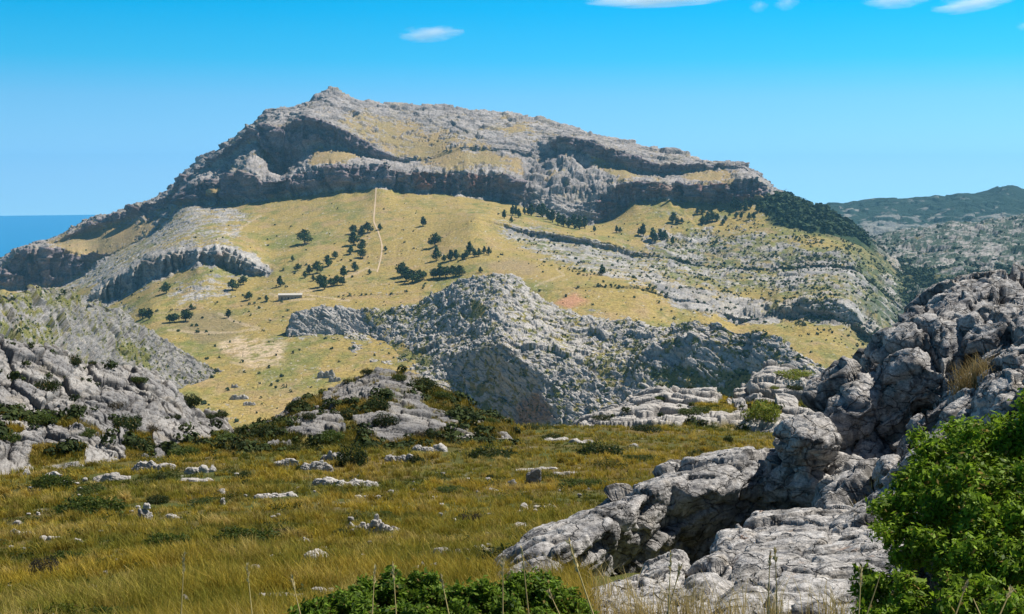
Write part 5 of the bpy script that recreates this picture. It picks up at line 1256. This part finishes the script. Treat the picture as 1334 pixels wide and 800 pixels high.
def tuft_field(name, roots, label, per, hmin, hmax, spread, seed, colors, kind='stuff', wmin=.004):
    g = np.random.default_rng(seed); n = len(roots)
    r = np.hypot(roots[:, 0], roots[:, 1])
    lum = g.random(n)
    t1 = sstep(-.2, .2, fbm(roots, 8, 4, .65, off=300) + .35 * (lum - .5)); t2 = sstep(.0, .4, fbm(roots, 2.2, 3, .6, off=320) + .3 * (g.random(n) - .5))
    c = mixc(mixc(colors[0] * np.ones((n, 3)), colors[1] * np.ones((n, 3)), t1), colors[2] * np.ones((n, 3)), t2 * .8)
    gr = sstep(.03, .26, fbm(roots * np.array([.7, 1, 1]), 5, 5, .68, off=340)); c = mixc(c, colors[3] * np.ones((n, 3)), gr * .9)
    c = c * (.7 + .6 * g.random(n))[:, None]
    hh = (hmin + (hmax - hmin) * g.random(n)) * (1 - .45 * gr) * (.75 + .5 * sstep(-.3, .3, fbm(roots, 4, 2, off=360)))
    R = np.repeat(roots, per, 0); rr = np.repeat(r, per); m = len(R)
    sp = np.maximum(spread, rr * .0014)
    R = R + g.normal(size=(m, 3)) * np.stack([sp, sp, 0 * sp], -1); R[:, 2] -= .02
    h = np.repeat(hh, per) * (.55 + .6 * g.random(m))
    w_ = np.maximum(wmin, rr * .00052) * (.7 + .6 * g.random(m))
    cc = np.repeat(c, per, 0) * (.8 + .4 * g.random(m))[:, None]
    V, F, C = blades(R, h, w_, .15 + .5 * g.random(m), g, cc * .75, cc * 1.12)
    o = link(name, np_mesh(name, V, F, C, smooth=False), M_GRASS)
    return tag(o, label, kind=kind)
GC = [C3(.41, .29, .032), C3(.22, .20, .026), C3(.54, .39, .12), C3(.060, .080, .012)]
g = np.random.default_rng(55)
n = 56000
yy = g.uniform(548, 850, n); bx = g.uniform(-30, 1364, n); bx[46000:] = np.where(g.random(10000) < .25, g.uniform(-300, -30, 10000), g.uniform(1364, 1690, 10000))
aa = np.arctan((bx - 667) / FPX)
rgrid = np.linspace(6, 100, 400); zg = np.interp(rgrid, pr[:, 0], pr[:, 1]); yg = 400 + FPX * np.tan(np.arctan(-zg / rgrid) - PITCH)
o_ = np.argsort(yg); rr = np.interp(yy, yg[o_], rgrid[o_])
X, Y = np.sin(aa) * rr, np.cos(aa) * rr
roots = np.stack([X, Y, meadow_z(X, Y)], -1)
keep = ~((rr < 17) & (np.degrees(aa) > 3.5) & (np.degrees(aa) < 23)) & (fbm(roots, 1.1, 4, .6, off=30) < .40)
for fx, fy, fw, fd in FOOT:                    # no grass growing through the stones and bushes
    q = np.hypot(fx, fy); ux, uy = fx / q, fy / q
    dl = (roots[:, 0] - fx) * ux + (roots[:, 1] - fy) * uy; dt = (roots[:, 0] - fx) * uy - (roots[:, 1] - fy) * ux
    keep &= ~((np.abs(dt) < fw + .05) & (dl < fd) & (dl > -fd - .30))
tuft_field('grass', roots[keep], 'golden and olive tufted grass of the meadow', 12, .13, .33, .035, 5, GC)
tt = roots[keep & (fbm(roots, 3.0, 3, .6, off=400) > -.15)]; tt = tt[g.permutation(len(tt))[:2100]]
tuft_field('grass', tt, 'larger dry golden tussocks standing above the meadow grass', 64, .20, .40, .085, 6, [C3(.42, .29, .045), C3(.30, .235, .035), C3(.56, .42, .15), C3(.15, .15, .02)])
for nm, (Wg, (qx, qy), m), den, lab in (('grass', SL_L, 5200, 'dry grass in the hollows of the left rock slope'), ('grass', SL_K, 6500, 'olive grass between the rocks of the knoll'), ('grass', SL_P, 3800, 'yellow green grass in the hollows of the pale outcrop')):
    inb = (qx > -20) & (qx < 1350) & (qy > 430) & (qy < 640)
    P, _, _ = sample_surface(Wg, (m < .4) * inb * 1.0 + 1e-9, den)
    bright = nm and Wg is SL_P[0]
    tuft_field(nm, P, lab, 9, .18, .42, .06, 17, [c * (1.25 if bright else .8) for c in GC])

# ---- single dry stalks close to the camera
M_STALK = leaf_mat('dry_stalk', trans=.2, rough=.7, spec=.2)
def stalk(x0, y0, x1, y1, r, head, label, thick=.0035, seed=0):
    a = at(x0, y0, r); b = at(x1, y1, r + .12)
    m_ = (a + b) / 2 + np.array([.01 * (x1 - x0) * r / 400, 0, 0])
    ts = np.linspace(0, 1, 9); P = np.array([(1 - t) ** 2 * a + 2 * t * (1 - t) * m_ + t * t * b for t in ts]) - a
    e = empty('grass_stalk', a); tag(e, label, 'grass stalk', 'dry grass stalks close to the camera')
    me = tube_mesh('stem', [([tuple(q) for q in P], list(np.linspace(thick, thick * .45, 9)))], 5)
    ca = me.color_attributes.new('Col', 'FLOAT_COLOR', 'POINT')
    for d_ in ca.data: d_.color = (.42, .33, .13, 1)
    link('stem', me, M_STALK, e)
    if head:
        g = np.random.default_rng(seed); n = 46
        t = g.random(n) * head; base = np.stack([np.interp(1 - t, ts, P[:, k]) for k in range(3)], -1)
        d_ = P[-1] - P[-3]; d_ /= np.linalg.norm(d_)
        off = g.normal(size=(n, 3)) * .25 + d_; off /= np.linalg.norm(off, axis=1, keepdims=True)
        sd = np.cross(off, g.normal(size=(n, 3))); sd /= np.linalg.norm(sd, axis=1, keepdims=True)
        L = .022 * (.6 + .7 * g.random(n))[:, None]
        V = np.stack([base, base + off * L * .5 + sd * L * .14, base + off * L, base + off * L * .5 - sd * L * .14], 1).reshape(-1, 3)
        link('seed_head', np_mesh('seed_head', V, np.arange(n * 4).reshape(-1, 4), C3(.50, .40, .19) * np.ones((n * 4, 3)), smooth=False), M_STALK, e)
for i, a in enumerate([(778, 815, 742, 708, 3.6, .42, 'thickest pale leaning stalk in front of the long ledge'), (690, 812, 680, 716, 4.6, .3, 'thin stalk in front of the right part of the bottom bush'), (655, 812, 655, 730, 5, .3, 'thin upright stalk over the juniper mat'),
        (484, 815, 488, 742, 5, .3, 'short stalk rising from the left part of the bottom bush'), (517, 815, 512, 735, 5.2, .3, 'stalk above the top of the bottom bush'), (588, 815, 575, 752, 5, .3, 'bent stalk in the middle of the bottom bush'), (736, 815, 716, 772, 5, .25, 'short leaning stalk right of the bottom bush'),
        (870, 815, 874, 722, 5, .3, 'slender stalk before the dark hollow of the long ledge'), (865, 815, 886, 738, 5, .3, 'leaning stalk beside the slender one before the dark hollow'), (1000, 815, 1003, 722, 5, .2, 'upright stalk before the flat front slab'), (1013, 815, 1010, 715, 5, .2, 'second upright stalk before the flat front slab, right of its twin'),
        (1118, 815, 1122, 742, 4.6, .35, 'pale stalk at the left edge of the big green bush'), (1124, 815, 1147, 748, 4.6, 0, 'bare leaning stalk crossing the left side of the big green bush'), (1240, 815, 1258, 762, 4.5, .2, 'leaning stalk in front of the big green bush bottom'),
        (1296, 815, 1316, 770, 4.5, .25, 'short forked looking stalk near the bottom right corner'), (1284, 815, 1268, 780, 4.5, 0, 'small bent stalk near the bottom right corner'), (395, 815, 380, 752, 5, .3, 'stalk left of the bottom bush'), (330, 815, 322, 738, 5.4, .3, 'tall stalk in the grass at the lower left'), (235, 815, 240, 722, 5.4, .3, 'thin tall stalk among grass in the lower left quarter')]):
    stalk(*a, seed=i)
# tufts close by, around the front rocks
rt = []
for x, y, r, n_ in [(895, 800, 8.2, 26), (840, 805, 8.3, 22), (800, 800, 8.4, 22), (1010, 800, 8.4, 18), (1080, 800, 8.3, 14), (950, 805, 8.2, 16), (790, 760, 10.4, 10)]:
    for _ in range(n_):
        q = at(x + g.normal() * 18, y + g.normal() * 8 + 12, r + g.normal() * .2); rt.append(q)
tuft_field('grass', np.array(rt), 'dry straw tufts around the front rocks', 9, .18, .34, .03, 77, [C3(.42, .33, .14)] * 3 + [C3(.28, .23, .08)], wmin=.003)
rt = []
for x, y, r, n_ in [(1285, 500, 14.9, 60), (1262, 515, 15.2, 40), (1150, 640, 14.2, 8), (1120, 690, 14, 26), (1128, 676, 14.2, 20)]:
    for _ in range(n_): rt.append(at(x + g.normal() * 10, y + g.normal() * 6, r + g.normal() * .12))
tuft_field('grass', np.array(rt), 'dry brown grass hanging in the clefts of the crag', 9, .18, .45, .04, 79, [C3(.30, .22, .10), C3(.26, .2, .08), C3(.4, .3, .14), C3(.12, .13, .03)])
# ------------------------------------------------------------------ small clouds, well above the haze
mc = bpy.data.materials.new('cloud_vapour'); mc.use_nodes = True; nt = mc.node_tree; nt.nodes.remove(nt.nodes['Principled BSDF'])
pv = N(nt, 'ShaderNodeVolumePrincipled'); pv.inputs['Color'].default_value = (1, 1, 1, 1); pv.inputs['Anisotropy'].default_value = .3
tc = N(nt, 'ShaderNodeTexCoord'); nn = N(nt, 'ShaderNodeTexNoise', Scale=1.6, Detail=5.0, Roughness=.6)
gd = N(nt, 'ShaderNodeVectorMath', operation='LENGTH'); nt.links.new(tc.outputs['Object'], gd.inputs[0])
nt.links.new(tc.outputs['Object'], nn.inputs['Vector'])
m1 = N(nt, 'ShaderNodeMath', operation='SUBTRACT'); m1.inputs[0].default_value = 1.05; nt.links.new(gd.outputs['Value'], m1.inputs[1])
m2 = N(nt, 'ShaderNodeMath', operation='MULTIPLY_ADD'); m2.inputs[1].default_value = 2.6; m2.inputs[2].default_value = -1.45; nt.links.new(nn.outputs['Fac'], m2.inputs[0])
m3 = N(nt, 'ShaderNodeMath', operation='ADD'); nt.links.new(m1.outputs[0], m3.inputs[0]); nt.links.new(m2.outputs[0], m3.inputs[1])
m4 = N(nt, 'ShaderNodeMath', operation='MULTIPLY'); m4.inputs[1].default_value = .014; m4.use_clamp = True; nt.links.new(m3.outputs[0], m4.inputs[0])
nt.links.new(m4.outputs[0], pv.inputs['Density']); nt.links.new(pv.outputs[0], nt.nodes['Material Output'].inputs['Volume'])
V, F = ICO3
for i, (x, y, wpx, hpx, l) in enumerate([(560, 44, 92, 24, 'small white lens shaped cloud alone above the mountain top'), (870, -4, 230, 26, 'long white cloud cut by the top edge of the sky'), (988, 8, 26, 18, 'tiny wisp of cloud right of the long cloud'),
        (1024, 4, 34, 20, 'small torn wisp between the long cloud and the right clouds'), (1168, 0, 90, 22, 'white cloud touching the top edge left of the right corner'), (1266, 5, 110, 22, 'slanting white cloud in the top right'), (1334, 34, 22, 12, 'tiny cloud at the right edge')]):
    R_ = 13000; c = at(x, y, R_)
    P = V * (1 + .22 * fbm(V + i * 5.1, .7, 3))[:, None]
    o = link('cloud', np_mesh('cloud', P, F, nper=3), mc); o.location = c
    o.scale = (wpx / 2 * R_ / FPX, wpx * .10 * R_ / FPX, hpx / 2 * R_ / FPX); o.rotation_euler.y = -.05 if 'slanting' not in l else -.12
    tag(o, l, 'cloud')
# ------------------------------------------------------------------ light, air, camera
SUN_EL, SUN_AZ = math.radians(54), math.radians(64)      # azimuth clockwise from +Y (towards +X)
SDIR = Vector((math.sin(SUN_AZ) * math.cos(SUN_EL), math.cos(SUN_AZ) * math.cos(SUN_EL), math.sin(SUN_EL)))
w = bpy.data.worlds.new('World'); scene.world = w; w.use_nodes = True
nt = w.node_tree; bg = nt.nodes['Background']
sk = N(nt, 'ShaderNodeTexSky', sky_type='NISHITA'); sk.sun_disc = False
sk.sun_elevation = SUN_EL; sk.sun_rotation = SUN_AZ; sk.altitude = 400; sk.air_density = 1.0; sk.dust_density = 0.3; sk.ozone_density = 2.0
tc = N(nt, 'ShaderNodeTexCoord')
# the sky reads a little above the true horizon: dry air seen from a mountain, no white rim
mp = N(nt, 'ShaderNodeVectorMath', operation='ADD'); mp.inputs[1].default_value = (0, 0, .13)
nt.links.new(tc.outputs['Generated'], mp.inputs[0]); nt.links.new(mp.outputs[0], sk.inputs['Vector'])
sx = N(nt, 'ShaderNodeSeparateXYZ'); nt.links.new(tc.outputs['Generated'], sx.inputs[0])
cr = N(nt, 'ShaderNodeValToRGB'); e = cr.color_ramp.elements
e[0].position = 0.0; e[0].color = (.66, .90, .96, 1); e[1].position = .13; e[1].color = (.0, .82, 1.0, 1)
e2 = e.new(.06); e2.color = (.42, .87, .97, 1); e3 = e.new(.45); e3.color = (.20, .245, .29, 1); e4 = e.new(.09); e4.color = (.12, .86, .98, 1)
nt.links.new(sx.outputs['Z'], cr.inputs[0])
ml = N(nt, 'ShaderNodeMix', data_type='RGBA', blend_type='MULTIPLY'); ml.inputs[0].default_value = 1
nt.links.new(sk.outputs[0], ml.inputs[6]); nt.links.new(cr.outputs[0], ml.inputs[7]); nt.links.new(ml.outputs[2], bg.inputs['Color'])
bg.inputs['Strength'].default_value = 0.135
sl = bpy.data.lights.new('sun', 'SUN'); sl.energy = 5.0; sl.angle = math.radians(.5); sl.color = (1, .955, .88)
so = bpy.data.objects.new('sun', sl); col.objects.link(so)
so.rotation_euler = SDIR.to_track_quat('Z', 'Y').to_euler()

# haze: one closed box of thin air
hz = bpy.data.materials.new('haze_air'); hz.use_nodes = True; nt = hz.node_tree
nt.nodes.remove(nt.nodes['Principled BSDF'])
pv = N(nt, 'ShaderNodeVolumePrincipled'); pv.inputs['Density'].default_value = 4.2e-5; pv.inputs['Color'].default_value = (.28, .68, 1, 1)
pv.inputs['Anisotropy'].default_value = 0.2
nt.links.new(pv.outputs[0], nt.nodes['Material Output'].inputs['Volume'])
bm = bmesh.new(); bmesh.ops.create_cube(bm, size=1)
me = bpy.data.meshes.new('haze'); bm.to_mesh(me); bm.free()
ho = link('haze', me, hz); ho.scale = (34000, 34000, 790); ho.location = (0, 0, 790 / 2 - 30)
tag(ho, 'thin blue air haze over the valley and mountain', kind='stuff')

cam = bpy.data.cameras.new('camera'); co = bpy.data.objects.new('camera', cam); col.objects.link(co)
cam.sensor_width = 36; cam.sensor_fit = 'HORIZONTAL'; cam.lens = FPX / 1334 * 36
cam.clip_start = .1; cam.clip_end = 60000
co.location = (0, 0, HC); co.rotation_euler = (math.pi / 2 - PITCH, 0, 0)
scene.camera = co
scene.view_settings.view_transform = 'Standard'; scene.view_settings.look = 'None'; scene.view_settings.gamma = 1
scene.view_settings.exposure = 0.38
scene.cycles.max_bounces = 6; scene.cycles.diffuse_bounces = 2; scene.cycles.glossy_bounces = 1; scene.cycles.transmission_bounces = 2
scene.cycles.volume_bounces = 2; scene.cycles.transparent_max_bounces = 8
scene.cycles.use_adaptive_sampling = True
scene.cycles.use_denoising = True
